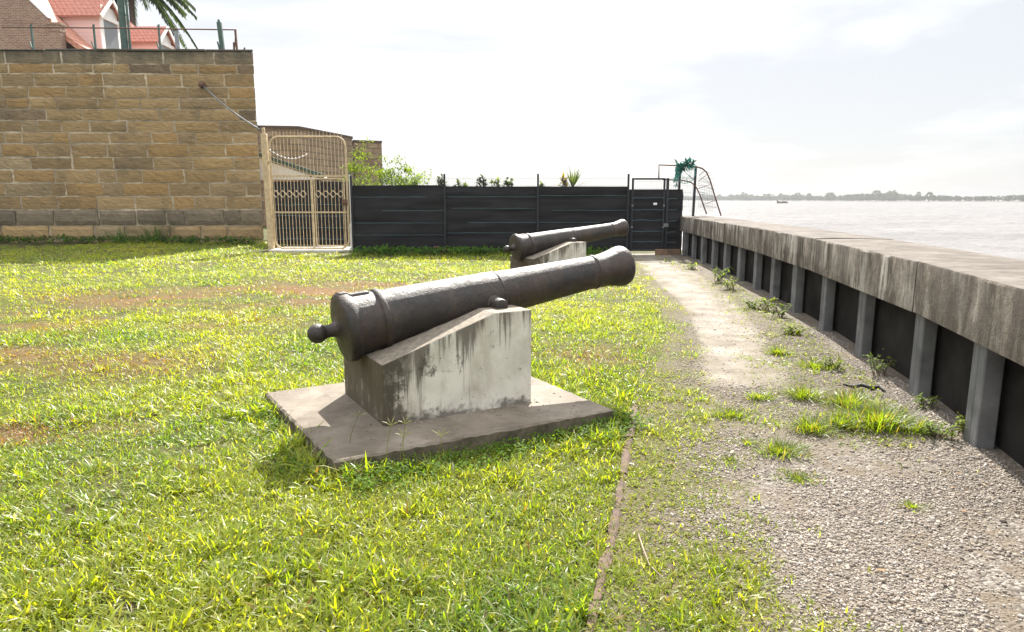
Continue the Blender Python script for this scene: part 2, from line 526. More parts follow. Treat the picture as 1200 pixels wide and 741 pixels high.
def m_path():
    """grey brown gravel, worn to pale damp sand where the Col mask says so"""
    t = NT('gravel_and_sand'); co = t.coord()
    mask = t.n('ShaderNodeSeparateColor'); t.link(t.attr(), mask.inputs[0])
    v = t.voro(co, 70, 'F1', 'Color'); vs = t.n('ShaderNodeSeparateColor'); t.link(v, vs.inputs[0])
    grav = t.ramp(vs.outputs[0], [(0.0, (0.06, 0.051, 0.043)), (0.45, (0.12, 0.104, 0.088)), (0.8, (0.18, 0.162, 0.14)), (1.0, (0.26, 0.24, 0.21))])
    grav = t.mix(t.maprange(t.noise(co, 5, 6, 0.7), 0.42, 0.62), grav, (0.115, 0.092, 0.066))
    sand = t.ramp(t.noise(co, 2.6, 8, 0.68), [(0.28, (0.105, 0.085, 0.064)), (0.48, (0.172, 0.150, 0.124)), (0.7, (0.255, 0.232, 0.20))])
    sand = t.mix(t.maprange(t.noise(co, 42, 4, 0.7), 0.63, 0.70), sand, (0.10, 0.08, 0.065))
    m = mask.outputs[0]
    mm = t.maprange(t.math('ADD', m, t.math('MULTIPLY', t.math('SUBTRACT', t.noise(co, 9, 5, 0.7), 0.5), 0.7)), 0.38, 0.62)
    c = t.mix(mm, grav, sand)
    soil = mask.outputs[1]
    c = t.mix(t.math('MULTIPLY', soil, 0.75), c, (0.075, 0.062, 0.032))
    wet = t.math('MULTIPLY', t.maprange(t.noise(t.coord(scale=(1.3, 0.8, 1), loc=(2, 5, 0)), 1.5, 5, 0.6), 0.50, 0.62), mm)
    rg = t.maprange(wet, 0.0, 1.0, 0.97, 0.85)
    hg = t.math('MULTIPLY', t.voro(co, 70), -1.0)
    hs = t.math('MULTIPLY', t.noise(co, 14, 7, 0.7), 1.3)
    hm = t.n('ShaderNodeMix'); hm.data_type = 'FLOAT'
    t.link(mm, hm.inputs[0]); t.link(hg, hm.inputs[2]); t.link(hs, hm.inputs[3])
    t.principled(c, rg, 0, t.bump(hm.outputs[0], 0.55, 0.015), 0.2)
    return t.mat


def m_water():
    t = NT('river_water'); co = t.coord()
    n1 = t.noise(t.coord(scale=(0.35, 1.0, 1), rot=(0, 0, 0.5)), 0.8, 5, 0.6, 0.6)
    n2 = t.noise(t.coord(scale=(0.5, 1.0, 1), rot=(0, 0, 0.35)), 0.09, 6, 0.65, 0.5)
    n3 = t.noise(t.coord(scale=(0.6, 1.0, 1), rot=(0, 0, 0.6)), 2.6, 4, 0.6)
    c = t.ramp(n2, [(0.35, (0.145, 0.130, 0.118)), (0.65, (0.225, 0.206, 0.19))])
    h = t.math('ADD', t.math('MULTIPLY', n1, 0.75), t.math('ADD', t.math('MULTIPLY', n2, 1.8), t.math('MULTIPLY', n3, 0.30)))
    t.principled(c, 0.12, 0, t.bump(h, 0.7, 0.35), 0.4)
    return t.mat


M = dict(
    ped=m_pedestal(), slab=m_slab(), iron=m_iron(), stone=m_stone(), cap=m_cap(),
    mortar=m_simple('pale_mortar', (0.35, 0.295, 0.215), 0.9, var=0.5, scale=1.3, bump=0.5),
    brick=m_brick('house_brick', (0.20, 0.095, 0.060), (0.27, 0.17, 0.115), (0.30, 0.26, 0.22)),
    fort=m_brick('far_fort_stone', (0.20, 0.140, 0.088), (0.29, 0.212, 0.14), (0.12, 0.095, 0.07), 1.0, 0.95, 0.36, 0.03),
    tiles=m_tiles('red_roof_tiles', (0.32, 0.115, 0.078), (0.47, 0.20, 0.145)),
    tiles_pale=m_tiles('sunlit_roof_tiles', (0.42, 0.18, 0.12), (0.56, 0.28, 0.20)),  # main roof slope: sun glare is put into this lighter tile colour
    clap=m_clap('pale_pink_boards', (0.66, 0.47, 0.44)),
    white=m_simple('white_paint', (0.74, 0.72, 0.69), 0.5, var=0.06),
    glass=m_simple('grey_louvres', (0.20, 0.22, 0.23), 0.35, var=0.2, scale=20),
    cream=m_simple('cream_metal_paint', (0.45, 0.345, 0.205), 0.6, var=0.25, scale=9, bump=0.1),
    green=m_simple('dark_green_paint', (0.045, 0.085, 0.070), 0.5, var=0.3),
    greypost=m_simple('weathered_grey_paint', (0.22, 0.235, 0.25), 0.6, var=0.2),
    rust=m_simple('rusty_iron', (0.115, 0.062, 0.038), 0.8, 0.1, var=0.45, scale=30, bump=0.6),
    steel=m_simple('galvanised_wire', (0.17, 0.18, 0.185), 0.45, 0.5, var=0.2),
    dark=m_simple('dark_fence_paint', (0.011, 0.013, 0.017), 0.5, var=0.2),
    tie=m_simple('blue_green_tie_wire', (0.07, 0.15, 0.18), 0.45, var=0.5, scale=3),
    net=m_simple('teal_net', (0.035, 0.20, 0.165), 0.7, var=0.4, scale=20),
    cloth=m_cloth(),
    pile=m_simple('grey_pile_concrete', (0.125, 0.126, 0.130), 0.85, var=0.35, scale=4, bump=0.45, spec=0.2),
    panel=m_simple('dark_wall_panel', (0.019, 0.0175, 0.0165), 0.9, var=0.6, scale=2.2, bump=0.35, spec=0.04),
    ground=m_ground(), path=m_path(), water=m_water(),
    grass=m_leaf('grass_blades', 0.58, 0.42, (1.65, 1.62, 0.4), 0.55), leaf=m_leaf('leaves', 0.55, 0.65, (1.6, 1.55, 0.4), 0.10),
    gravelm=None,
    bark=m_simple('bark', (0.12, 0.09, 0.065), 0.9, var=0.4, scale=10, bump=0.7, bd=0.02),
    timber=m_simple('brown_boards', (0.16, 0.10, 0.065), 0.85, var=0.4, scale=5, bump=0.4),
    kerb=m_simple('brown_edging', (0.088, 0.057, 0.039), 0.9, var=0.5, scale=14, bump=0.7, bd=0.01),
    white_slab=m_simple('pale_cement', (0.55, 0.52, 0.47), 0.8, var=0.2, scale=4),
    rubber=m_simple('black_rubber', (0.012, 0.012, 0.012), 0.75, var=0.3),
    hull=m_simple('boat_hull', (0.10, 0.07, 0.055), 0.6, var=0.3),
    mud=m_simple('far_bank', (0.10, 0.09, 0.07), 0.9, var=0.3, scale=0.05),
)


def m_gravel():
    t = NT('loose_stones'); co = t.coord()
    c = t.mix(0.5, t.attr(), t.ramp(t.noise(co, 120, 4, 0.7), [(0.3, 0.6), (0.7, 1.3)]), 'MULTIPLY')
    t.principled(c, 0.9, 0, None, 0.2)
    return t.mat


M['gravelm'] = m_gravel()

def brown_mask(x, y):
    b = np.zeros_like(x)
    for (px_, py_, sx_, sy_, a_) in ((340, 345, 2.0, 1.3, 1.0), (230, 352, 2.2, 1.0, .95), (60, 380, 2.6, .6, .8), (150, 372, 1.6, .5, .7), (60, 418, 1.1, .4, .8), (40, 510, .5, .25, .8), (620, 335, 1.6, 1.0, 0.4), (430, 335, 1.6, 1.2, .6), (700, 420, .7, .6, .4), (130, 430, 1.0, .5, .5)):
        q = gz(px_, py_)
        b = np.maximum(b, a_ * np.exp(-(((x - q.x) / sx_) ** 2 + ((y - q.y) / sy_) ** 2)))
    return np.clip(b * 1.25 * sstep(0.30, 0.62, fbm(x * 1.3, y * 1.9, 51, 4)), 0, 1)


# ================================================================== SETTING
def grid_sheet(xs_of_y, ys, name, mat, zoff=0.0, col=None):
    n = len(ys); m = xs_of_y(ys[0]).shape[0]
    X = np.stack([xs_of_y(y) for y in ys]); Y = np.repeat(np.array(ys)[:, None], m, 1)
    Z = ground_z(X, Y) + zoff
    V = np.stack([X.ravel(), Y.ravel(), Z.ravel()], 1)
    i = np.arange(n * m).reshape(n, m)
    Fq = np.stack([i[:-1, :-1].ravel(), i[:-1, 1:].ravel(), i[1:, 1:].ravel(), i[1:, :-1].ravel()], 1)
    C = col(X.ravel(), Y.ravel()) if col else None
    return np_mesh(name, V, [Fq], mat, C, True)


dd = np.concatenate([np.arange(0, 9, 0.08), np.arange(9, 24, 0.3), np.geomspace(24, 900, 30)])[::-1]
yy = np.concatenate([np.linspace(-120, -4, 18), np.arange(-3.5, 1.2, 0.3), np.arange(1.2, 10, 0.08), np.arange(10, 26, 0.25), np.geomspace(26.5, 700, 30)])
g = grid_sheet(lambda y: wall_x(y) + 0.45 - dd, yy, 'ground', M['ground'], 0.0, lambda x, y: np.stack([brown_mask(x, y)] * 3, 1))
tag(g, kind='structure')

# the worn gravel path between the lawn and the river wall
DW_Y = np.array([5.4, 6.0, 7.6, 9.3, 11, 13, 17, 20.2])


def dirt_mask(x, y):
    lft = edge_x(y) + 0.05
    rgt = np.interp(y, [5.3, 6.1, 7.64, 9.3, 11, 17, 20], [2.5, 2.75, 3.1, 3.45, 3.75, 4.5, 4.8])
    m = sstep(-0.1, 0.25, x - lft) * sstep(-0.05, 0.4, rgt - x) * sstep(5.35, 6.1, y + 0.5 * (fbm(x * 1.5, y * 1.5, 77) - 0.5))
    return m


def path_col(x, y):
    d = dirt_mask(x, y)
    soil = 1 - sstep(-0.15, 0.55, x - edge_x(y) + 0.7 * (fbm(x * 2, y * 2, 31) - 0.5))
    band = weed_band(x, y)
    return np.stack([d, np.clip(soil + 0.6 * band, 0, 1), np.zeros_like(d)], 1)


def weed_band(x, y):
    c = wall_x(y) - 0.62 - 0.25 * sstep(8, 5, y)
    w = 0.30 + 0.25 * sstep(9, 5.5, y)
    b = np.exp(-((x - c) / w) ** 2) * sstep(4.0, 4.9, y) * sstep(20.5, 18, y)
    b2 = np.exp(-(((x - 1.95) / 0.75) ** 2 + ((y - 5.0) / 0.7) ** 2))
    return np.clip(b + 0.6 * b2, 0, 1)


py_ = np.concatenate([np.linspace(-12, 1.0, 40), np.arange(1.05, 8, 0.05), np.arange(8, 20.4, 0.12)])
tt = np.linspace(0, 1, 70)


def path_xs(y):
    l = kerb_x(y) + 0.03 if y < 6 else edge_x(y) - 0.25
    l = l + 0.12 * (float(fbm(np.array([y * 1.3]), np.array([0.0]), 9)[0]) - 0.5)
    if 5.3 < y < 6.9:
        k = (y - 5.3) / 1.6
        l = (1 - k) * (kerb_x(y) + 0.03) + k * (edge_x(y) - 0.25)
    return l + (wall_x(y) + 0.35 - l) * tt


p = grid_sheet(path_xs, py_, 'gravel_path', M['path'], 0.006, path_col)
tag(p, kind='structure')

# river
# choppy near the wall and out to the far bank, one sheet fanning out to the horizon
wr = np.concatenate([[0.5, 2.0], np.geomspace(4.0, 900.0, 520), np.array([1200, 1800, 2600, 4000, 6500])])
wa = np.concatenate([np.linspace(-180, -12, 40), np.linspace(-11.8, 80, 420), np.linspace(82, 178, 24)])
RR, AA = np.meshgrid(wr, np.radians(wa), indexing='ij')
WXg, WYg = RR * np.sin(AA), RR * np.cos(AA)
cA, sA = math.cos(0.5), math.sin(0.5)
ua, ub = WXg * cA + WYg * sA, -WXg * sA + WYg * cA
hgt_ = 0.36 * (fbm(ua * 0.22, ub * 0.6, 201, 2) - 0.5) + 0.20 * (fbm(ua * 0.9, ub * 1.7, 203, 2) - 0.5) + 0.16 * (fbm(ua * 0.07, ub * 0.13, 205, 2) - 0.5)
hgt_ = hgt_ * sstep(1500, 700, RR)
Wv = np.stack([WXg.ravel(), WYg.ravel(), (-1.5 + hgt_).ravel()], 1)
ii = np.arange(Wv.shape[0]).reshape(RR.shape)
jn = np.roll(ii, -1, axis=1)
Wq = np.stack([ii[:-1].ravel(), jn[:-1].ravel(), jn[1:].ravel(), ii[1:].ravel()], 1)
tag(np_mesh('water', Wv, [Wq], M['water'], None, True), kind='structure')

# ------------------------------------------------------------------ loose gravel (stuff)
ICO = None
bm = bmesh.new(); bmesh.ops.create_icosphere(bm, subdivisions=1, radius=1)
bm.verts.ensure_lookup_table()
ICO_V = np.array([v.co[:] for v in bm.verts]); ICO_F = np.array([[v.index for v in f.verts] for f in bm.faces]); bm.free()


def stones(px, py, pz, size, name, label=None, cols=None):
    n = len(px)
    var = [ICO_V * (1 + 0.35 * rng.standard_normal((len(ICO_V), 1)) * 0.6) for _ in range(10)]
    B = np.stack(var)[rng.integers(0, 10, n)]
    sc = np.stack([size * rng.uniform(0.8, 1.6, n), size * rng.uniform(0.7, 1.1, n), size * rng.uniform(0.45, 0.8, n)], 1)
    B = B * sc[:, None, :]
    a = rng.uniform(0, 2 * PI, n); ca, sa = np.cos(a)[:, None], np.sin(a)[:, None]
    til = rng.uniform(-0.5, 0.5, n); ct, st = np.cos(til)[:, None], np.sin(til)[:, None]
    x0, y0, z0 = B[..., 0], B[..., 1], B[..., 2]
    x1 = x0 * ct + z0 * st; z1 = -x0 * st + z0 * ct
    V = np.stack([x1 * ca - y0 * sa + px[:, None], x1 * sa + y0 * ca + py[:, None], z1 + pz[:, None]], 2)
    Fi = (ICO_F[None] + (np.arange(n) * len(ICO_V))[:, None, None]).reshape(-1, 3)
    if cols is None:
        t = rng.uniform(0, 1, n) ** 1.3
        warm = rng.uniform(0, 1, n)[:, None]
        cols = (np.array([[0.145, 0.128, 0.113]]) * (1 - t[:, None]) + np.array([[0.36, 0.332, 0.302]]) * t[:, None])
        cols = cols * (1 - 0.25 * warm * np.array([[0, 0.35, 0.8]]))
    C = np.repeat(cols, len(ICO_V), 0)
    o = np_mesh(name, V.reshape(-1, 3), [Fi], M['gravelm'], C, False)
    tag(o, kind='stuff')
    if label: o['label'] = label; o['category'] = 'gravel'
    return o


N = 560000
gy = rng.uniform(-0.3, 9.5, N); gx = rng.uniform(0.0, 4.3, N)
dn = (gx > edge_x(gy) - 0.35) & (gx < wall_x(gy) + 0.12)
cov = sstep(-0.3, 0.5, gx - edge_x(gy) + 0.8 * (fbm(gx * 2.2, gy * 2.2, 31) - 0.5))
patch = 0.12 + 0.88 * sstep(0.36, 0.60, fbm(gx * 1.4, gy * 1.4, 41, 4))
cov = cov * patch * (1 - 0.97 * dirt_mask(gx, gy)) * (1 - 0.5 * weed_band(gx, gy)) * sstep(9.5, 6, gy)
cov = np.maximum(cov, 0.012 * (gx > edge_x(gy)))
dn &= rng.uniform(0, 1, N) < cov
gx, gy = gx[dn], gy[dn]
sz = np.minimum(rng.lognormal(math.log(0.0041), 0.42, len(gx)), 0.013)
stones(gx, gy, ground_z(gx, gy) + 0.006 + sz * 0.25, sz, 'gravel', 'loose grey brown gravel covering the path by the river wall')

# ================================================================== CANNONS
TILT = math.atan(0.131)
AX0 = Vector((-0.152, 0, 0.703))


def axis_pt(a, r, t):
    """lathe point: a along the bore, r radius, t angle"""
    y = r * math.cos(t); z = r * math.sin(t)
    return Vector((AX0.x + a * math.cos(TILT) - z * math.sin(TILT), y, AX0.z + a * math.sin(TILT) + z * math.cos(TILT)))


def lathe(mb, prof, n=72, close=True):
    vs = []; fs = []
    for a, r in prof:
        for k in range(n): vs.append(axis_pt(a, r, 2 * PI * k / n))
    for i in range(len(prof) - 1):
        for k in range(n):
            k2 = (k + 1) % n
            fs.append((i * n + k, i * n + k2, (i + 1) * n + k2, (i + 1) * n + k))
    if close:
        fs.append(tuple(range(n))); fs.append(tuple((len(prof) - 1) * n + k for k in range(n - 1, -1, -1)))
    mb.add(vs, fs)


def barrel_r(a):
    return float(np.interp(a, [0, 0.32, 1.24, 1.28, 2.18], [0.222, 0.213, 0.181, 0.173, 0.137]))


def dense(pts, step=0.12):
    out = [pts[0]]
    for q in pts[1:]:
        p0 = out[-1]; k = max(1, int((q[0] - p0[0]) / step))
        for i in range(1, k + 1): out.append((p0[0] + (q[0] - p0[0]) * i / k, p0[1] + (q[1] - p0[1]) * i / k))
    return out


def make_cannon(loc, rz, label):
    t = empty('cannon', loc, rz, label, 'cannon', 'old cannons on concrete pedestals')
    b = MB()
    lathe(b, dense([(-0.012, 0.02), (-0.006, 0.10), (0.004, 0.18), (0.012, 0.222), (0.018, 0.237), (0.03, 0.246), (0.075, 0.248), (0.092, 0.241), (0.102, 0.229), (0.118, 0.221), (0.32, 0.213), (1.235, 0.181), (1.28, 0.173),
                    (2.17, 0.138), (2.25, 0.136), (2.31, 0.140), (2.37, 0.149), (2.42, 0.160), (2.462, 0.169), (2.490, 0.1735), (2.510, 0.173), (2.528, 0.168), (2.541, 0.157), (2.548, 0.139), (2.550, 0.10)]))
    bar = b.build('barrel', M['iron'], t, True, local=True, auto=50)
    m = MB(); lathe(m, [(2.551, 0.10), (2.5515, 0.066), (2.548, 0.061), (2.30, 0.060)], 48, False)
    m.build('muzzle_face', M['iron'], t, True, local=True, auto=50)
    for a0, w, h in ((0.275, 0.056, 0.018), (1.245, 0.024, 0.006), (2.185, 0.040, 0.012)):
        r0 = barrel_r(a0) - 0.004
        m = MB(); lathe(m, [(a0, r0), (a0 + 0.006, r0 + h * 0.7), (a0 + w * 0.3, r0 + h), (a0 + w * 0.7, r0 + h), (a0 + w - 0.006, r0 + h * 0.7), (a0 + w, r0)], 72, False)
        m.build('reinforce_ring', M['iron'], t, True, local=True)
    m = MB()
    pr = [(0.0, 0.115), (-0.008, 0.095), (-0.016, 0.070), (-0.03, 0.054), (-0.055, 0.047), (-0.085, 0.045), (-0.105, 0.050)]
    for k in range(1, 13):
        q = -PI * 0.28 + (PI * 0.28 + PI / 2) * k / 12
        pr.append((-0.15 - 0.068 * math.sin(q), max(0.068 * math.cos(q), 0.003)))
    lathe(m, pr[::-1], 40)
    m.build('cascabel', M['iron'], t, True, local=True, auto=60)
    # raised pan round the touch hole
    m = MB()
    vs = []; fs = []
    na, nt = 15, 9
    for i in range(na):
        a = 0.015 + 0.245 * i / (na - 1)
        for j in range(nt):
            tt_ = PI / 2 + 0.24 * (j / (nt - 1) * 2 - 1)
            edge = (i in (0, na - 1) or j in (0, nt - 1))
            vs.append(axis_pt(a, (0.198 if edge else float(np.interp(a, [0, 0.085, 0.115, 0.30], [0.2525, 0.2525, 0.233, 0.226]))), tt_))
    for i in range(na - 1):
        for j in range(nt - 1):
            fs.append((i * nt + j, i * nt + j + 1, (i + 1) * nt + j + 1, (i + 1) * nt + j))
    m.add(vs, fs); m.build('vent_pan', M['iron'], t, True, local=True)
    for sgn in (-1, 1):
        m = MB()
        cx, cz = 0.992, 0.818
        pts = [(cx, sgn * y, cz) for y in (0.10, 0.185, 0.19, 0.195, 0.29, 0.303, 0.308)]
        m.tube(pts, [0.068, 0.066, 0.062, 0.054, 0.052, 0.048, 0.040], 28)
        m.build('trunnion', M['iron'], t, True, local=True, auto=45)
    return t


def ped_top(s):
    return 0.52 + 0.3314 * min(s, 0.845) if s < 0.845 else 0.80


def make_pedestal(loc, rz, label):
    t = empty('concrete_pedestal', loc, rz, label, 'pedestal', 'concrete pedestals under the cannons')
    m = MB()
    L, W, zb = 1.15, 0.46, 0.098
    ss = sorted(set([i * L / 46 for i in range(47)] + [0.845])); vv = [-W + 2 * W * j / 46 for j in range(47)]
    ns, nv = len(ss), len(vv)
    vs = []
    for s in ss:
        zax = AX0.z + (s - AX0.x) * math.tan(TILT)
        a = (s - AX0.x) / math.cos(TILT)
        r = barrel_r(a) + 0.004
        if 0.26 < a < 0.35: r += 0.015
        for v in vv:
            z = ped_top(s)
            if abs(v) < r:
                z = min(z, zax - math.sqrt(r * r - v * v) / math.cos(TILT))
            vs.append((s, v, z))
    top = lambda i, j: i * nv + j
    fs = [(top(i, j), top(i + 1, j), top(i + 1, j + 1), top(i, j + 1)) for i in range(ns - 1) for j in range(nv - 1)]
    ring = [top(i, 0) for i in range(ns)] + [top(ns - 1, j) for j in range(1, nv)] + [top(i, nv - 1) for i in range(ns - 2, -1, -1)] + [top(0, j) for j in range(nv - 2, 0, -1)]
    b0 = len(vs)
    vs += [(vs[i][0], vs[i][1], zb) for i in ring]
    n = len(ring)
    fs += [(ring[k], b0 + k, b0 + (k + 1) % n, ring[(k + 1) % n]) for k in range(n)]
    m.add(vs, fs)
    m.build('block', M['ped'], t, local=True, bevel=0.006, segs=2)
    # the flat slab cast on the ground, with a broken rim
    m = MB()
    cs = [(-0.455, -0.905), (1.578, -0.915), (1.545, 0.80), (-0.546, 0.79)]
    out = []
    rr = random.Random(3)
    for k in range(4):
        a, b = cs[k], cs[(k + 1) % 4]
        nn = 44
        for i in range(nn):
            f = i / nn
            j = 0.0 if i == 0 else rr.uniform(-0.007, 0.007)
            d = Vector((b[0] - a[0], b[1] - a[1])).normalized()
            out.append((a[0] + (b[0] - a[0]) * f - d.y * j, a[1] + (b[1] - a[1]) * f + d.x * j))
    n = len(out)
    inner = [(x * 0.985 + 0.5 * 0.015, y * 0.985) for x, y in out]
    vs = [(x, y, 0.1 + rr.uniform(-0.003, 0.0)) for x, y in inner] + [(x, y, 0.088 + rr.uniform(-0.006, 0.004)) for x, y in out] + [(x, y, 0.03 + rr.uniform(-0.01, 0.01)) for x, y in out] + [(x, y, -0.12) for x, y in out]
    fs = [tuple(range(n))]
    for l in range(3):
        fs += [(l * n + k, (l + 1) * n + k, (l + 1) * n + (k + 1) % n, l * n + (k + 1) % n) for k in range(n)]
    m.add(vs, fs)
    m.build('base_slab', M['slab'], t, local=True)
    return t


TH1, O1 = R(29.5), Vector((-1.0835, 4.778, 0))
TH2, O2 = R(27.5), Vector((0.175, 12.84, 0))
make_cannon(O1, TH1, 'nearer black iron cannon in the foreground, muzzle raised over the lawn')
make_cannon(O2, TH2, 'farther black iron cannon standing in front of the black screened fence')
make_pedestal(O1, TH1, 'nearer sloping concrete pedestal with black drip stains on a wide slab')
make_pedestal(O2, TH2, 'farther sloping concrete pedestal, mostly hidden behind the near cannon barrel')


def in_slab(x, y, O, th, pad=0.0):
    c, s = math.cos(th), math.sin(th)
    a = (x - O.x) * c + (y - O.y) * s; b = -(x - O.x) * s + (y - O.y) * c
    return (a > -0.5 - pad) & (a < 1.56 + pad) & (b > -0.91 - pad) & (b < 0.80 + pad)


def slab_dist(x, y, O, th):
    c, s = math.cos(th), math.sin(th)
    a = (x - O.x) * c + (y - O.y) * s - 0.53; b = -(x - O.x) * s + (y - O.y) * c + 0.055
    dx = np.maximum(np.abs(a) - 1.03, 0); dy = np.maximum(np.abs(b) - 0.855, 0)
    return np.hypot(dx, dy)


# crumbs of stone lying on the near slab
n = 150
a = np.concatenate([rng.uniform(-0.4, 1.5, 90), rng.uniform(0.1, 1.2, 60)]); b = np.concatenate([rng.uniform(-0.85, -0.3, 90), rng.normal(-0.49, 0.02, 60)])
keep = ~((a > -0.02) & (a < 1.17) & (b > -0.475))
a, b = a[keep], b[keep]
cx_ = O1.x + a * math.cos(TH1) - b * math.sin(TH1); cy_ = O1.y + a * math.sin(TH1) + b * math.cos(TH1)
sz = rng.uniform(0.003, 0.0075, len(a))
stones(cx_, cy_, np.full(len(a), 0.1) + sz * 0.3, sz, 'loose_pebbles', 'small stone crumbs scattered over the near cannon slab')

# ================================================================== RIVER WALL
sw = empty('river_wall', (3.3, 5.55, 0), 0, 'long stained concrete river wall with grey piles and dark recessed panels', 'wall')
knots = list(zip(WALL_X[:9], WALL_Y[:9]))


def offs(i, d):
    """point at joint i shifted d metres towards the river"""
    def nrm(k):
        a = Vector(knots[k]); b = Vector(knots[k + 1]); t_ = (b - a).normalized(); return Vector((t_.y, -t_.x))
    if i == 0: n_ = nrm(0)
    elif i == len(knots) - 1: n_ = nrm(i - 1)
    else: n_ = (nrm(i - 1) + nrm(i)).normalized()
    return Vector(knots[i]) + n_ * d


CAP_T, CAP_B, CAP_W = 1.105, 0.685, 0.95
for i in range(1, 8):
    m = MB()
    ns = 26
    prof = [(0.0, CAP_B), (0.0, CAP_T - 0.022), (0.008, CAP_T - 0.006), (0.025, CAP_T), (0.3, CAP_T + 0.004), (0.6, CAP_T + 0.004), (CAP_W - 0.02, CAP_T - 0.004), (CAP_W, CAP_T - 0.03), (CAP_W, CAP_B), (0.3, CAP_B)]
    vs = []; fs = []
    rr = random.Random(100 + i)
    g0 = 0.013
    for k in range(ns + 1):
        f = k / ns
        L = (Vector(knots[i + 1]) - Vector(knots[i])).length
        f2 = g0 / L + f * (1 - 2 * g0 / L)
        jit = rr.uniform(-0.0015, 0.0015)
        for q, (d, z) in enumerate(prof):
            P = offs(i, d) * (1 - f2) + offs(i + 1, d) * f2
            nz = z + (jit if q in (1, 2, 3) else 0) + (rr.uniform(-0.003, 0.003) if q in (4, 5) else 0)
            px_ = P.x + (rr.uniform(-0.0015, 0.0015) if q in (1, 2) else 0)
            vs.append((px_, P.y, nz + 0.005 * ((i % 2) - 0.5)))
    n = len(prof)
    for k in range(ns):
        for q in range(n):
            q2 = (q + 1) % n
            fs.append((k * n + q, k * n + q2, (k + 1) * n + q2, (k + 1) * n + q))
    fs.append(tuple(range(n))); fs.append(tuple(ns * n + q for q in range(n)))
    m.add(vs, fs)
    m.build('cap', M['cap'], sw, True, auto=28)

for i in ():
    m = MB()
    a = offs(i, 0.004); t_ = (Vector(knots[i + 1]) - Vector(knots[i])).normalized()
    m.box(a.x + 0.006, a.x + 0.9, a.y - 0.012, a.y + 0.012, CAP_B + 0.01, CAP_T - 0.015)
    m.build('joint_filler', M['rubber'], sw)

# piles: their far edge along the wall, and a dark panel in each bay
arc = [0.0]
for i in range(len(knots) - 1): arc.append(arc[-1] + (Vector(knots[i + 1]) - Vector(knots[i])).length)


def at_arc(s_, d):
    for i in range(len(arc) - 1):
        if s_ <= arc[i + 1] or i == len(arc) - 2:
            f = (s_ - arc[i]) / (arc[i + 1] - arc[i])
            return offs(i, d) * (1 - f) + offs(i + 1, d) * f


def arc_of_y(y):
    return float(np.interp(y, [k[1] for k in knots], arc))


PILE_FAR = [-1.1, 0.3, 1.7, 3.1, 4.45, 5.62, 7.07, 8.45, 9.8, 11.05, 12.3, 13.55, 14.8, 16.05, 17.3, 18.55, 19.7, 20.75]
for k, yf in enumerate(PILE_FAR):
    s1 = arc_of_y(yf); s0 = s1 - 0.20
    m = MB()
    z0 = -0.4
    rr = random.Random(k)
    o_ = rr.uniform(-0.012, 0.012)
    f0, f1 = at_arc(s0, 0.05 + o_), at_arc(s1, 0.05 + o_); b0, b1 = at_arc(s0, 0.16), at_arc(s1, 0.16)
    # two planks side by side with a thin groove between them
    mid0, mid1 = f0.lerp(f1, 0.49), f0.lerp(f1, 0.51); bm0, bm1 = b0.lerp(b1, 0.49), b0.lerp(b1, 0.51)
    m.prism([tuple(f0), tuple(mid0), tuple(bm0), tuple(b0)], 'z', z0, CAP_B - 0.002)
    m.prism([tuple(mid1), tuple(f1), tuple(b1), tuple(bm1)], 'z', z0, CAP_B - 0.002)
    m.build('pile', M['pile'], sw, bevel=0.008)
    if k + 1 < len(PILE_FAR):
        e = arc_of_y(PILE_FAR[k + 1]) - 0.20
        p0, p1 = at_arc(s1 - 0.099, 0.20), at_arc(e + 0.099, 0.20); q0, q1 = at_arc(s1 - 0.099, 0.30), at_arc(e + 0.099, 0.30)
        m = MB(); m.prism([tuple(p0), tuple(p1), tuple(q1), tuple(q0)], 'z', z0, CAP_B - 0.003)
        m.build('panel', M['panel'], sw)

# ================================================================== BIG STONE WALL
WX1, WY1, WX0, WY0 = -8.86, 24.5, -46.0, 23.6
wd = Vector((WX1 - WX0, WY1 - WY0)).normalized(); wn = Vector((wd.y, -wd.x))  # wn faces the camera
stw = empty('stone_wall', (WX1, WY1, 0), 0, 'tall fort wall of brown sandstone blocks with pale mortar joints', 'wall')


def wall_pt(s_, d, z):
    """s_ metres left of the right corner, d metres out of the mortar face"""
    return Vector((WX1 - wd.x * s_ + wn.x * d, WY1 - wd.y * s_ + wn.y * d, z))


rowpx = [60.5, 76, 87, 102.5, 115.8, 128.5, 142, 155.8, 168.7, 184.7, 199.3, 214.5, 230, 245.5, 264, 281, 300]
rowz = [at(296, y_, WY1).z for y_ in rowpx]
rowz[-1] = -0.2
m = MB()
a, b = wall_pt(0.015, 0, 0), wall_pt(37, 0, 0)
c, d = wall_pt(37, -2.2, 0), wall_pt(1.2, -2.2, 0)
m.prism([tuple(b.xy), tuple(a.xy), tuple(d.xy), tuple(c.xy)], 'z', -0.3, rowz[0] - 0.03)
m.build('mortar_core', M['mortar'], stw)
m = MB()
rr = random.Random(21)
tone = [(0.285, 0.202, 0.102), (0.305, 0.22, 0.115), (0.27, 0.195, 0.103), (0.31, 0.22, 0.108), (0.25, 0.187, 0.107), (0.295, 0.212, 0.109), (0.30, 0.20, 0.09)]


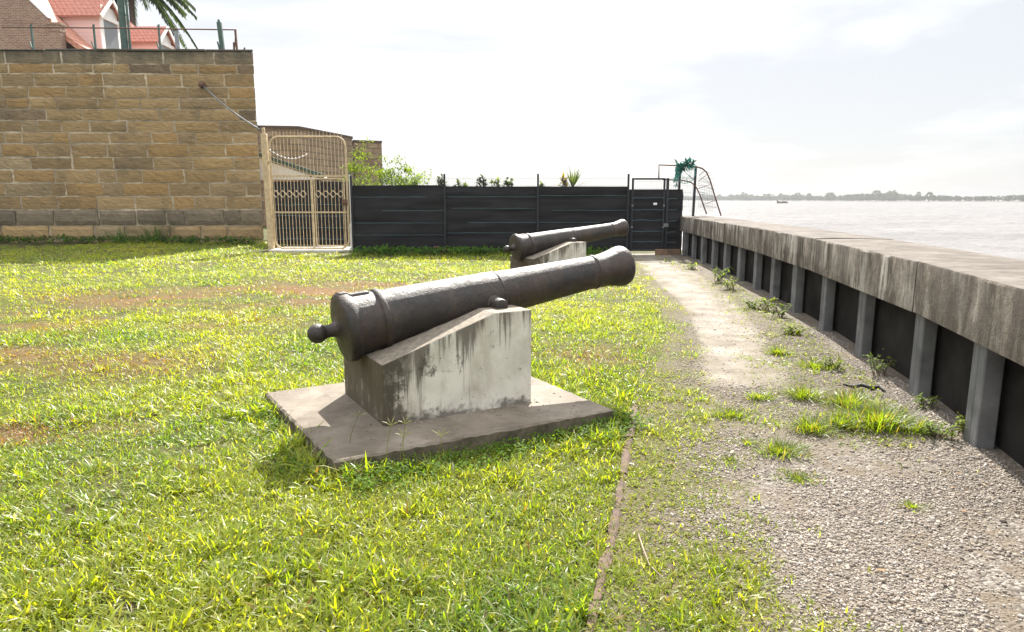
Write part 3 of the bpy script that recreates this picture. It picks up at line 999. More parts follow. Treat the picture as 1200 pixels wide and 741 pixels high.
def block(s0, s1, z0, z1, prot, col, gap=0.018):
    s0 += gap * rr.uniform(0.3, 1); s1 -= gap * rr.uniform(0.3, 1); z0 += gap * rr.uniform(0.35, 1); z1 -= gap * rr.uniform(0.35, 1)
    ni, nj = max(4, int((s1 - s0) / 0.11)), 4
    vs = []; fs = []
    ph = rr.uniform(0, 9)
    for i in range(ni + 1):
        for j in range(nj + 1):
            u_, v_ = i / ni, j / nj
            e = min(i, ni - i, j, nj - j)
            du = rr.uniform(-0.022, 0.022); dv = rr.uniform(-0.020, 0.016)
            d_ = prot * (0.55 if e == 0 else 1.0) + (rr.uniform(-0.008, 0.008) if e else 0)
            su = s0 + (s1 - s0) * (0.012 if i == 0 else 0.988 if i == ni else u_ * 0.97 + 0.015) + du * (1 if e == 0 else .5)
            zz = z0 + (z1 - z0) * (0.03 if j == 0 else .97 if j == nj else v_ * .9 + .05) + dv * (1 if e == 0 else .5)
            vs.append(wall_pt(max(su, -0.0), d_, zz))
    for i in range(ni):
        for j in range(nj):
            k = i * (nj + 1) + j
            fs.append((k, k + 1, k + nj + 2, k + nj + 1))
    # rim going back to the mortar
    rim = [i * (nj + 1) for i in range(ni + 1)] + [ni * (nj + 1) + j for j in range(1, nj + 1)] + [i * (nj + 1) + nj for i in range(ni - 1, -1, -1)] + [j for j in range(nj - 1, 0, -1)]
    b0 = len(vs)
    ctr = sum((Vector(vs[q]) for q in rim), Vector()) / len(rim)
    vs += [tuple(Vector(vs[q]) - Vector((wn.x, wn.y, 0)) * (prot * 0.55 + 0.03)) for q in rim]
    nr = len(rim)
    fs += [(rim[k], rim[(k + 1) % nr], b0 + (k + 1) % nr, b0 + k) for k in range(nr)]
    m.add(vs, fs, col)


for r_ in range(len(rowz) - 1):
    z1, z0 = rowz[r_], rowz[r_ + 1]
    s_ = -0.0
    if r_ % 2: first = rr.uniform(0.5, 0.9)
    else: first = rr.uniform(1.0, 1.3)
    while s_ < 36.5:
        L = first if s_ == 0 else rr.choice([rr.uniform(1.0, 1.5), rr.uniform(1.2, 1.65), rr.uniform(1.2, 1.65), rr.uniform(0.5, 1.0)])
        if r_ == 0: L *= 1.25
        col = rr.choice(tone); f = rr.uniform(0.82, 1.14)
        if rr.random() < 0.05: col = (0.185, 0.140, 0.088)
        if rr.random() < 0.03: col = (0.285, 0.222, 0.135)
        if r_ == len(rowz) - 4: col = (0.165, 0.138, 0.10) if rr.random() < 0.96 else col
        if r_ == 0: col = (0.20, 0.165, 0.11)
        prot = rr.uniform(0.008, 0.036) + (0.06 if r_ >= len(rowz) - 4 else 0)
        block(s_, s_ + L, z0, z1, prot, tuple(q * f for q in col), rr.choice((0.008, 0.014, 0.02, 0.03)) if r_ > 0 else 0.012)
        s_ += L
m.build('block_facing', M['stone'], stw)
m = MB()
s_ = -0.03
while s_ < 36.9:
    L = rr.uniform(0.7, 1.9)
    e_ = min(s_ + L, 37.0); bk = 1.22 if s_ < 0 else s_
    o_ = rr.uniform(0.02, 0.07)
    tops = [wall_pt(s_ + 0.004, o_, 0), wall_pt(e_ - 0.004, o_ + rr.uniform(-.012, .012), 0), wall_pt(max(e_, 1.3), -2.25, 0), wall_pt(max(bk, 1.22) + 0.004, -2.25, 0)]
    m.prism([tuple(q.xy) for q in tops], 'z', rowz[0] - 0.012, rowz[0] + 0.05 + rr.uniform(-0.03, 0.025), tuple(q * rr.uniform(.8, 1.2) for q in (0.12, 0.112, 0.085)))
    s_ += L
m.build('coping', M['stone'], stw, bevel=0.025)
# corner quoins: the wall's right-hand return, same courses seen edge on
m = MB()
for r_ in range(len(rowz) - 1):
    z1, z0 = rowz[r_] - 0.015, rowz[r_ + 1] + 0.015
    s_ = 0.02
    while s_ < 2.1:
        L = min(rr.uniform(0.6, 1.2), 2.15 - s_)
        k_ = 1.185 / 2.2; o_ = 0.02 * rr.random(); e_ = s_ + L - 0.02
        P = [wall_pt(0.0 - o_ + s_ * k_, -s_, 0), wall_pt(0.0 - o_ + e_ * k_, -e_, 0)]
        q0, q1 = wall_pt(0.12 + s_ * k_, -s_, 0), wall_pt(0.12 + e_ * k_, -e_, 0)
        m.prism([tuple(P[0].xy), tuple(P[1].xy), tuple(q1.xy), tuple(q0.xy)], 'z', z0, z1, tuple(q * rr.uniform(.8, 1.2) for q in rr.choice(tone)))
        s_ += L
m.build('corner_facing', M['stone'], stw, bevel=0.012)

ZT = rowz[0] + 0.05


# ---- railing and posts on the wall top
def top_s(px_, dback):
    """metres left of the corner for pixel column px_ on the wall top, dback metres behind its face"""
    Yk = WY1 + dback
    return at(px_, 60, Yk)


rl = empty('railing', (at(140, 55, 24.9).x, 24.9, ZT), 0, 'low green post and pipe railing along the top of the stone wall', 'railing')
zr = at(150, 33, 24.9).z
m = MB(); m.tube([(at(2, 31, 24.9).x, 24.9, zr + 0.03), (at(120, 33, 24.9).x, 24.9, zr), (at(277, 36, 24.9).x, 24.9, zr - 0.06)], 0.022, 8)
m.build('rail', M['rust'], rl, True)
for px_ in (38, 111, 187):
    x_ = at(px_, 45, 24.9).x
    m = MB(); m.bar((x_, 24.9, ZT - 0.01), (x_, 24.9, zr + 0.10), 0.055, 0.055); m.bar((x_ - 0.02, 24.88, zr + 0.09), (x_ + 0.02, 24.92, zr + 0.11), 0.10, 0.02)
    m.build('post', M['green'], rl)
    m = MB(); m.bar((x_ - 0.01, 24.9, ZT - 0.01), (x_ - 0.12, 24.9, ZT + 0.36), 0.035); m.build('brace', M['green'], rl)
x_ = at(277, 45, 24.9).x
m = MB(); m.bar((x_, 24.9, ZT), (x_ - 0.02, 24.9, zr - 0.05), 0.06); m.bar((x_ - 0.1, 24.9, ZT), (x_ - 0.03, 24.9, zr - 0.3), 0.03); m.bar((x_ - 0.11, 24.9, ZT), (x_ - 0.10, 24.9, ZT + 0.33), 0.05)
m.bar((x_ + 0.18, 24.9, ZT), (x_ + 0.28, 24.9, ZT + 0.16), 0.04)
m.build('end_post', M['rust'], rl)

x_ = at(145, 40, 25.6).x
gp = empty('lamp_mast', (x_, 25.6, ZT), 0, 'thick dark green mast rising above the wall top, in front of the palm', 'mast')
m = MB(); m.tube([(x_, 25.6, ZT - 0.02), (x_, 25.6, ZT + 5.5)], [0.125, 0.10], 20); m.build('pole', M['green'], gp, True, auto=40)
m = MB(); m.tube([(x_ + 0.19, 25.6, ZT - 0.02), (x_ + 0.19, 25.6, ZT + 5.0)], 0.04, 10)
for z_ in (0.5, 1.4, 2.6): m.bar((x_, 25.6, ZT + z_), (x_ + 0.2, 25.6, ZT + z_), 0.04)
m.build('conduit', M['green'], gp, True, auto=40)
x_ = at(207.5, 45, 25.0).x
m = MB(); m.tube([(x_, 25.0, ZT - 0.01), (x_ - 0.01, 25.0, at(207, 34, 25.0).z)], 0.075, 14); m.tube([(x_ - 0.01, 25, at(207, 36, 25.0).z), (x_ - 0.01, 25.0, at(207, 34, 25.0).z)], 0.082, 14)
tag(m.build('bollard', M['greypost'], smooth=True, auto=40), 'short pale grey post on the wall top, left of the green timber post', 'post')
x_ = at(260, 45, 24.8).x
m = MB(); m.bar((x_, 24.8, ZT - 0.01), (x_ - 0.06, 24.8, at(258, 26, 24.8).z), 0.14, 0.12); m.bar((x_ - 0.08, 24.78, ZT - .01), (x_ - 0.15, 24.78, ZT + 0.33), 0.05)
m.bar((x_ - 0.065, 24.8, at(258, 26, 24.8).z), (x_ - 0.07, 24.8, at(258, 23, 24.8).z), 0.07, 0.06)
tag(m.build('timber_post', M['green'], bevel=0.008), 'green weathered post on the wall top near its right corner', 'post')

# ---- stay rod from an iron plate in the wall down to the gate post
A = at(237, 100, 24.42); B = at(304.5, 152, 22.35)
st = empty('stay_rod', A, 0, 'thin iron stay rod sloping from the stone wall down to the gate post', 'rod')
pts = [A.lerp(B, i / 8) + Vector((0, 0, -0.10 * math.sin(PI * i / 8))) for i in range(9)]
m = MB(); m.tube(pts, 0.026, 8); m.build('rod', M['steel'], st, True)
m = MB(); m.tube([A + Vector((0, 0.12, 0.02)), A + Vector((0, -0.05, 0)), A + Vector((0.03, -0.08, -0.02))], [0.13, 0.11, 0.05], 9); m.build('anchor', M['rust'], st)

# ================================================================== HOUSE BEHIND THE WALL
hs = empty('brick_house', (-26, 34, 4), 0, 'old brick house with red tiled roof and pink dormers behind the stone wall', 'house')
PROF = [(-26.2, 14.25), (-22.77, 10.80), (-21.88, 9.89), (-21.35, 9.38), (-20.85, 8.98), (-20.3, 8.68), (-19.95, 8.55)]
HY0, HY1 = 34.0, 47.5
mir = [(-52.4 - x, z) for x, z in PROF[::-1][:-1]]
m = MB()
full = mir + PROF
m.prism([(x, z) for x, z in full] + [(x, z - 0.28) for x, z in full[::-1]], 'y', HY0 + 0.35, HY1 - 0.05)
m.build('roof', M['tiles_pale'], hs)
m = MB()
gab = [(-31.8, 3.0), (-31.8, 9.2), (-30.5, 9.9), (-26.2, 14.45), (-21.9, 10.02), (-21.9, 9.80), (-21.32, 9.68), (-21.32, 8.2), (-20.75, 7.9), (-20.75, 3.0)]
m.prism(gab, 'y', HY0, HY0 + 0.38)
m.box(-31.7, -20.6, HY0 + 0.39, HY1 - 0.3, 3.0, 8.4)
wl = m.build('wall', M['brick'], hs)
m = MB()
m.prism([(-26.2, 14.46), (-26.2, 14.56), (-21.86, 10.13), (-21.86, 10.03)], 'y', HY0 - 0.04, HY0 + 0.42)
m.build('verge', M['white'], hs)
m = MB(); m.box(-21.95, -21.26, HY0 - 0.05, HY0 + 0.45, 9.70, 9.80); m.box(-21.9, -21.3, HY0 - 0.02, HY0 + 0.42, 9.4, 9.70)
m.build('shoulder_pier', M['brick'], hs)
x_ = at(199, 50, 46).x
m = MB(); m.box(x_ - 0.25, x_ + 0.25, 45.7, 46.3, 10.6, at(199, 50, 46).z); m.box(x_ - 0.3, x_ + 0.3, 45.65, 46.35, at(199, 50, 46).z, at(199, 48, 46).z)
m.build('chimney', M['brick'], hs)


def dormer(y0):
    w_ = 1.75; xf = -20.55; ze = 10.62; zr_ = 11.55; yc = y0 + w_ / 2
    m = MB()
    m.box(-23.2, xf, y0, y0 + w_, 8.6, ze); m.prism([(y0, ze), (yc, zr_ - 0.12), (y0 + w_, ze)], 'x', -23.4, xf)
    d = m.build('dormer', M['clap'], hs)
    m = MB()
    for sg in (-1, 1):
        ye = yc + sg * (w_ / 2 + 0.22); ze2 = ze - 0.13
        vs = [(-24.0, yc, zr_), (xf + 0.22, yc, zr_), (xf + 0.22, ye, ze2), (-24.0, ye, ze2)]
        vs += [(x, y, z + 0.09) for x, y, z in vs]
        m.add(vs, [(0, 1, 2, 3), (4, 5, 6, 7), (0, 1, 5, 4), (1, 2, 6, 5), (2, 3, 7, 6), (3, 0, 4, 7)])
    m.build('dormer_roof', M['tiles'], d)
    m = MB()
    for sg in (-1, 1):
        ye = yc + sg * (w_ / 2 + 0.25)
        m.bar((xf + 0.25, yc, zr_ + 0.04), (xf + 0.25, ye, ze - 0.10), 0.06, 0.17)
    m.box(xf, xf + 0.12, y0 - 0.05, y0 + w_ + 0.05, ze - 0.12, ze + 0.06)
    m.box(xf, xf + 0.05, y0 - 0.01, y0 + 0.26, 8.7, ze - 0.12); m.box(xf, xf + 0.05, y0 + w_ - 0.26, y0 + w_ + 0.01, 8.7, ze - 0.12)
    m.box(xf, xf + 0.03, y0 + 0.2, y0 + w_ - 0.2, ze + .06, zr_ - 0.35)
    m.build('trim', M['white'], d)
    m = MB(); m.box(xf, xf + 0.03, y0 + 0.27, y0 + w_ - 0.27, 9.0, ze - 0.14)
    for k in range(18): m.box(xf + 0.03, xf + 0.042, y0 + 0.32, y0 + w_ - 0.32, 9.05 + k * 0.08, 9.05 + k * 0.08 + 0.045)
    m.build('window', M['glass'], d)


dormer(36.0)
dormer(41.7)

# ================================================================== PALM BEHIND THE HOUSE
def leaf_quad(V, Fq, C, p, d, n_, L, W, col, droop=0.0):
    """one lance leaf of two quads"""
    d = d.normalized(); sd = d.cross(n_)
    if sd.length < 1e-4: sd = d.cross(Vector((1, 0, 0)))
    sd.normalize()
    b = len(V)
    mid = p + d * (L * 0.5); tip = p + d * L - Vector((0, 0, droop * L))
    for q in (p - sd * W * 0.2, p + sd * W * 0.2, mid + sd * W * 0.5, mid - sd * W * 0.5, tip + sd * W * 0.08, tip - sd * W * 0.08):
        V.append(tuple(q)); C.append(col)
    Fq.append((b, b + 1, b + 2, b + 3)); Fq.append((b + 3, b + 2, b + 4, b + 5))


def crown_obj(name, V, Fq, C, parent, mat=None):
    inv = parent_loc(parent) if parent is not None else Vector((0, 0, 0))
    o = np_mesh(name, np.array(V) - np.array(inv)[None], [np.array(Fq)], mat or M['leaf'], np.array(C))
    if parent is not None: o.parent = parent
    return o


pc = at(152, -22, 50)
pt = empty('palm_tree', (pc.x, 50, 3.0), 0, 'dark green palm tree behind the house roof and the green mast', 'palm tree')
m = MB(); m.tube([(pc.x - 0.3, 50, 3), (pc.x - 0.1, 50, 9), (pc.x, 50, pc.z)], [0.28, 0.22, 0.17], 12); m.build('trunk', M['bark'], pt, True)
V, Fq, C = [], [], []
rr = random.Random(5)
for k in range(38):
    az = k * 2.4 + rr.uniform(-.3, .3); el = rr.uniform(-0.35, 0.9); Lf = rr.uniform(3.0, 4.2)
    base = Vector((pc.x, 50, pc.z)); h = Vector((math.cos(az), math.sin(az), 0))
    for i in range(44):
        f = i / 44
        pos = base + h * (Lf * f * math.cos(el * (1 - f))) + Vector((0, 0, Lf * (math.sin(el) * f - (0.75 + 0.2 * (el < 0)) * f * f)))
        tan = (h * math.cos(el) + Vector((0, 0, math.sin(el) - 1.5 * f))).normalized()
        for sg in (-1, 1):
            side = tan.cross(Vector((0, 0, 1))).normalized() * sg
            dr = (side * 0.9 + tan * 0.5 + Vector((0, 0, -0.5 - rr.random() * 0.5)))
            cc = rr.uniform(0.6, 1.2)
            leaf_quad(V, Fq, C, pos, dr, Vector((0, 0, 1)), rr.uniform(0.5, 0.85) * (1 - 0.5 * f), 0.13, (0.020 * cc, 0.036 * cc, 0.012 * cc), 0.15)
crown_obj('crown', V, Fq, C, pt)

# ================================================================== FAR FORT WALLS BEHIND THE GATE
fw = empty('bastion_wall', (at(330, 230, 41).x, 41, 0), 0, 'distant angled fort bastion wall of brown stone seen above the cream gate', 'wall')
zt = at(330, 151, 40).z
pl = [(at(230, 150, 39.0).x, 39.0), (at(350, 151, 40).x, 40.0), (at(412.5, 162, 46.5).x, 46.5), (at(408, 164, 49.5).x, 49.5)]
m = MB()
for (xa, ya), (xb, yb) in zip(pl[:-1], pl[1:]):
    d_ = Vector((xb - xa, yb - ya)).normalized(); n_ = Vector((-d_.y, d_.x)) * 1.2
    m.prism([(xa, ya), (xb, yb), (xb + n_.x, yb + n_.y), (xa + n_.x, ya + n_.y)], 'z', -0.3, zt)
m.build('wall_face', M['fort'], fw)
m = MB()
for (xa, ya), (xb, yb) in zip(pl[:-1], pl[1:]):
    d_ = Vector((xb - xa, yb - ya)).normalized(); n_ = Vector((-d_.y, d_.x)) * 1.25; o_ = Vector((-d_.y, d_.x)) * -0.06
    m.prism([(xa + o_.x, ya + o_.y), (xb + o_.x, yb + o_.y), (xb + n_.x, yb + n_.y), (xa + n_.x, ya + n_.y)], 'z', zt + 0.002, zt + 0.14)
m.build('coping', M['kerb'], fw)
f2 = empty('bastion_block', (at(430, 230, 47.5).x, 47.5, 0), 0, 'square end block of the fort just right of the cream gate', 'wall')
xa, xb = at(416, 170, 48).x, at(446, 170, 48).x
zb2 = at(430, 166.5, 48).z
m = MB(); m.prism([(xa, 47.6), (xb, 48.4), (xb * 53 / 48.4 - 0.3, 53), (xa * 53 / 47.6 - 0.2, 53)], 'z', -0.3, zb2); m.build('wall_face', M['fort'], f2)
m = MB(); m.prism([(xa - 0.04, 47.54), (xb + 0.05, 48.35), (xb * 53 / 48.4 - 0.25, 53.05), (xa * 53 / 47.6 - 0.24, 53.05)], 'z', zb2 + 0.002, zb2 + 0.1); m.build('coping', M['kerb'], f2)

# shelter with a white sloping roof behind the gate
sh = empty('shelter', (at(340, 260, 26.5).x, 26.5, 0), 0, 'white roofed shelter with a dark green edge seen through the gate', 'shelter')
xl, xr_ = at(285, 200, 26.5).x, at(380, 207, 26.5).x
z1_, z0_ = at(285, 176, 26.5).z, at(380, 207.5, 26.5).z
m = MB(); m.prism([(xl, z1_ - 0.08), (xr_, z0_ - 0.05), (xr_, z0_), (xl, z1_)], 'y', 26.5, 26.9); m.prism([(xl, z0_ - 0.1), (xr_ - .1, z0_ - 0.1), (xl, z1_ - 0.1)], 'y', 26.52, 26.6)
m.build('roof', M['white'], sh)
m = MB(); m.bar((xl, 26.46, z1_ + 0.05), (xr_, 26.46, z0_ + 0.03), 0.05, 0.14); m.build('fascia', M['green'], sh)
m = MB()
for px_ in (317, 372): m.bar((at(px_, 240, 26.7).x, 26.7, 0), (at(px_, 240, 26.7).x, 26.7, z0_ - 0.1), 0.16)
m.bar((xl, 26.75, z0_ - 0.16), (xr_ - 0.2, 26.75, z0_ - 0.16), 0.09, 0.12)
m.build('post', M['timber'], sh)

# ================================================================== GATE
GY = 21.3
gL, gR = at(322.8, 291, GY).x, at(409.5, 291, GY).x
gB, gT = at(360, 291.5, GY).z, at(360, 160.5, GY).z
zM, zL = at(360, 206.5, GY).z, at(360, 249, GY).z
gt = empty('metal_gate', (gL, GY, 0), 0, 'tall cream painted steel gate with rounded corners and diamond ornaments', 'gate')


def rrect(x0, x1, z0, z1, r, y, n=6):
    pts = []
    for cx, cz, a0 in ((x1 - r, z1 - r, 0), (x0 + r, z1 - r, PI / 2), (x0 + r, z0 + r, PI), (x1 - r, z0 + r, 1.5 * PI)):
        for k in range(n + 1):
            a_ = a0 + PI / 2 * k / n
            pts.append((cx + r * math.cos(a_), y, cz + r * math.sin(a_)))
    return pts + [pts[0], pts[1]]


m = MB(); m.tube(rrect(gL, gR, gB, gT, 0.28, GY), 0.031, 10, cap=False)
m.bar((gL, GY, zM), (gR, GY, zM), 0.05, 0.06); m.bar((gL, GY, zL), (gR, GY, zL), 0.04, 0.045)
xm = at(366.5, 250, GY).x
m.bar((xm, GY, gB), (xm, GY, zM), 0.06, 0.05)
m.build('frame', M['cream'], gt, True, auto=40)
wk = MB()
xw0, xw1 = xm + 0.09, gR - 0.09
wk.tube(rrect(xw0, xw1, gB + 0.09, zM - 0.08, 0.06, GY - 0.02, 3), 0.022, 6, cap=False)
wick = wk.build('wicket_door', M['cream'], gt, True, auto=40)
m = MB()
lx, lz = at(402, 236, GY).x, at(402, 236, GY).z
m.box(lx - 0.02, lx + 0.14, GY - 0.09, GY - 0.03, lz - 0.11, lz + 0.06); m.tube([(lx + 0.02, GY - 0.1, lz - 0.05), (lx + 0.12, GY - 0.13, lz - 0.05)], 0.05, 10)
m.build('lock', M['rust'], wick, bevel=0.008)
nb = 21
sp = (gR - gL) / nb
for k in range(1, nb):
    x_ = gL + sp * k
    m = MB(); m.bar((x_, GY, zM), (x_, GY, gT + 0.06), 0.013); m.bar((x_, GY, gT + 0.06), (x_ + 0.004, GY, gT + 0.17), 0.010)
    m.build('upper_bar', M['cream'], gt)
zD = at(360, 227.5, GY).z
lowx = [gL + sp * 0.95 * (k + 0.6) for k in range(11) if gL + sp * 0.95 * (k + 0.6) < xm - 0.05]
hix = [xw0 + (xw1 - xw0) * (k + 0.5) / 8 for k in range(8)]
for grp, par in ((lowx, gt), (hix, wick)):
    for x_ in grp:
        m = MB(); m.bar((x_, GY, gB + (0.1 if par is wick else 0)), (x_, GY, zM - (0.08 if par is wick else 0)), 0.014)
        m.build('bar', M['cream'], par)
    for x0, x1 in zip(grp[:-1:2], grp[1::2]):
        m = MB(); c_ = (x0 + x1) / 2; h_ = sp * 0.95
        q = [(c_ - h_, GY - 0.02, zD), (c_, GY - 0.02, zD + h_), (c_ + h_, GY - 0.02, zD), (c_, GY - 0.02, zD - h_)]
        for i in range(4): m.bar(q[i], q[(i + 1) % 4], 0.016, 0.016)
        m.build('diamond', M['cream'], par)
m = MB()
for z_ in (gT - 0.75, zM - 1.2, gB + 0.35):
    m = MB(); m.bar((gL - 0.16, GY, z_), (gL, GY, z_), 0.05, 0.07); m.build('hinge', M['cream'], gt)
pass
x0, x1 = at(310.5, 160, GY).x, at(318.5, 291, GY).x
pxm = at(314.5, 225, GY).x
m = MB(); m.bar((pxm, GY, -0.2), (pxm - 0.03, GY, at(309, 157, GY).z), 0.17, 0.15); m.bar((pxm - 0.03, GY, at(309, 157, GY).z), (pxm - 0.045, GY, at(306, 150, GY).z), 0.08, 0.08)
tag(m.build('gate_post', M['cream'], bevel=0.012), 'thick cream steel post the gate hangs on, beside the stone wall', 'post')
x_ = at(412, 280, GY).x
m = MB(); m.box(x_ - 0.04, x_ + 0.07, GY - 0.05, GY + 0.1, -0.1, at(412, 262, GY).z); m.box(x_ - 0.02, x_ + 0.03, GY, GY + 0.06, at(412, 262, GY).z, at(412, 205, GY).z)
tag(m.build('latch_post', M['white_slab'], bevel=0.01), 'pale slender post closing the gate on the fence side', 'post')
m = MB(); m.box(gL - 0.1, gR + 0.06, GY - 0.35, GY + 1.2, -0.15, 0.065); tag(m.build('threshold', M['white_slab'], bevel=0.01), 'pale cement threshold under the cream gate', 'threshold')
# string of white bulbs hung across the upper bars
A, B = at(316.5, 176, GY - 0.05), at(361, 180, GY - 0.05)
lg = empty('bead_string', A, 0, 'sagging string of small white beads hung on the upper gate bars', 'string')
cur = [A.lerp(B, f) - Vector((0, 0, 0.20 * 4 * f * (1 - f))) for f in [i / 21 for i in range(22)]]
m = MB(); m.tube(cur, 0.006, 5); m.build('cord', M['white'], lg)
for q in cur[::2]:
    m = MB(); b0 = len(m.v)
    m.add([q + Vector(tuple(v)) * 0.026 for v in ICO_V], [tuple(f) for f in ICO_F]); m.build('bead', M['white'], lg, True)


# ================================================================== SCREEN CLOTH + MESH FENCE
def cloth(name, x0, x1, y, z0, z1, parent, seed, sag=0.02, torn=False):
    nx = max(8, int((x1 - x0) / 0.06)); nz = 40
    U, W = np.meshgrid(np.linspace(0, 1, nx + 1), np.linspace(0, 1, nz + 1), indexing='ij')
    X = x0 + (x1 - x0) * U
    Z = z0 + (z1 - z0) * W
    rows = np.abs(np.sin(W * PI * 5))
    dep = -0.018 - 0.010 * rows * (0.4 + fbm(X * 0.8, Z * 3.5, seed)) - 0.13 * (fbm(X * 0.45 + Z * 0.7, Z * 3.4 - X * 0.25, seed + 5, 4) - 0.5)
    Z = Z + 0.02 * (fbm(X * 0.7, W * 0, seed + 2) - 0.5) * (W > 0.9) - 0.02 * (fbm(X * 1.2, W * 0, seed + 3)) * (W < 0.05) * 2
    if torn:
        X = X + 0.09 * (fbm(Z * 3.0, Z * 0, seed + 8) - 0.5) * (U > 0.97)
    V = np.stack([X.ravel(), (y + dep).ravel(), Z.ravel()], 1)
    i = np.arange(V.shape[0]).reshape(nx + 1, nz + 1)
    Fq = np.stack([i[:-1, :-1].ravel(), i[1:, :-1].ravel(), i[1:, 1:].ravel(), i[:-1, 1:].ravel()], 1)
    o = np_mesh(name, V - np.array(parent_loc(parent))[None], [Fq], M['cloth'], None, True)
    o.parent = parent
    return o


FY = 20.1
fx = [at(px_, 260, FY).x for px_ in (414, 522, 630, 734.5)]
zc = at(560, 218.5, FY).z; zp = at(560, 205, FY).z; zm = at(560, 207.5, FY).z
fn = empty('mesh_fence', (fx[0], FY, 0), 0, 'wire mesh fence screened with black shade cloth between the gate and the river', 'fence')


def wire_panel(mb, x0, x1, y, z0, z1, sx=0.05, sz=0.2, r=0.0045):
    k = 0
    x_ = x0
    while x_ <= x1 + 1e-6:
        mb.bar((x_, y, z0), (x_, y, z1), r); x_ += sx
    z_ = z1 - 0.04
    while z_ > z0:
        mb.bar((x0, y - 0.004, z_), (x1, y - 0.004, z_), r); z_ -= sz


for i in range(3):
    m = MB(); wire_panel(m, fx[i] + 0.05, fx[i + 1] - 0.05, FY + 0.012, 0.12, zm); m.build('mesh_panel', M['steel'], fn)
    cloth('shade_cloth', fx[i] + (0.0 if i else 0.01), fx[i + 1], FY - 0.012, 0.10, zc + (0.03 if i == 0 else 0), fn, 10 + i)
    for j, f in enumerate((0.16 + rr.uniform(-.02, .02), 0.36 + rr.uniform(-.03, .03), 0.55 + rr.uniform(-.02, .03), 0.74 + rr.uniform(-.03, .03))):
        m = MB(); a0 = fx[i] + rr.choice((0.04, 0.04, rr.uniform(0.1, 0.9))); a1 = fx[i + 1] - rr.choice((0.04, 0.04, rr.uniform(0.1, 0.9)))
        z_ = zc - f * zc * 0.95
        m.tube([(a0 + (a1 - a0) * q / 10, FY - 0.078, z_ + rr.uniform(-0.004, 0.004)) for q in range(11)], 0.0036, 5)
        m.build('tie_wire', M['tie'], fn)
for i, x_ in enumerate(fx):
    m = MB(); m.bar((x_, FY - 0.1, -0.2), (x_, FY - 0.1, zp + (0.0 if i else -0.02)), 0.055, 0.055); m.box(x_ - 0.03, x_ + 0.03, FY - 0.13, FY - 0.07, zp, zp + 0.02)
    if i == 1: m.tube([(x_ + 0.0, FY - 0.15, 0), (x_ + 0.0, FY - 0.15, 0.9)], 0.03, 8)
    m.build('post', M['dark'], fn, bevel=0.006)

# gate of the fence
g0, g1 = at(739.5, 260, FY).x, at(776, 260, FY).x
zg = at(757, 210, FY).z
fg = empty('fence_gate', (g0, FY, 0), 0, 'narrow dark framed fence gate covered with black cloth', 'gate')
m = MB()
for x_ in (g0, g1): m.bar((x_, FY - 0.12, 0.10), (x_, FY - 0.12, zg), 0.055, 0.05)
m.bar((g0 - 0.028, FY - 0.12, zg), (g1 + 0.028, FY - 0.12, zg), 0.05, 0.05); m.bar((g0 + 0.028, FY - 0.12, 0.13), (g1 - 0.028, FY - 0.12, 0.13), 0.05, 0.05)
m.build('frame', M['dark'], fg, bevel=0.005)
m = MB(); wire_panel(m, g0 + 0.05, g1 - 0.05, FY - 0.04, 0.15, zg - 0.03); m.build('mesh_panel', M['steel'], fg)
cloth('shade_cloth', g0 - 0.13, g1 + 0.10, FY - 0.055, 0.12, at(757, 222, FY).z, fg, 33)
for y_ in (232, 246, 258, 271, 283):
    m = MB(); z_ = at(757, y_, FY).z; m.tube([(g0 + (g1 - g0) * q / 8, FY - 0.16, z_ + rr.uniform(-.012, .012)) for q in range(9)], 0.0042, 5); m.build('tie_wire', M['tie'], fg)
m = MB(); q = at(766.5, 239, FY); m.box(q.x - 0.05, q.x + 0.05, FY - 0.165, FY - 0.155, q.z - 0.03, q.z + 0.03); m.build('tag', M['white'], fg)
for y_ in (241, 266):
    for x_ in (g0, g1):
        m = MB(); z_ = at(750, y_, FY).z; m.tube([(x_, FY - 0.15, z_), (x_, FY - 0.165, z_)], 0.03, 10); m.build('bolt', M['steel'], fg)

# last stretch up to the river wall
e0, e1 = at(777.5, 260, FY).x + 0.06, at(791.5, 260, FY).x
ef = empty('end_panel', (e0, FY, 0), 0, 'short cloth covered fence panel with a torn edge against the river wall', 'fence')
m = MB(); m.bar((e0, FY - 0.1, -0.2), (e0, FY - 0.1, at(777, 209, FY).z), 0.075, 0.07); m.build('post', M['dark'], ef, bevel=0.006)
cloth('shade_cloth', e0 - 0.02, max(e1, 4.93), FY - 0.03, 0.12, at(785, 222, FY).z, ef, 44, torn=True)
for y_ in (233, 246, 259, 272, 284):
    m = MB(); z_ = at(785, y_, FY).z; m.tube([(e0 + (e1 - e0) * q / 5, FY - 0.13, z_ + rr.uniform(-.012, .012)) for q in range(6)], 0.0042, 5); m.build('tie_wire', M['tie'], ef)
m = MB(); q = at(777, 264, FY); m.box(q.x - 0.02, q.x + 0.12, FY - 0.17, FY - 0.13, q.z - 0.05, q.z + 0.05); m.build('latch', M['steel'], ef, bevel=0.005)
xw = at(793, 250, FY).x
m = MB(); wire_panel(m, e0 + 0.05, at(838, 220, FY).x, FY + 0.02, CAP_T + 0.10, at(800, 207.5, FY).z); m.build('mesh_panel', M['steel'], ef)

# anti climb guard standing on the river wall
ag = empty('climb_guard', (at(806, 248, FY).x, FY, CAP_T), 0, 'bent pipe climbing guard standing on the end of the river wall', 'guard')


def P(x, y, dy=0.0):
    return at(x, y, FY + dy)


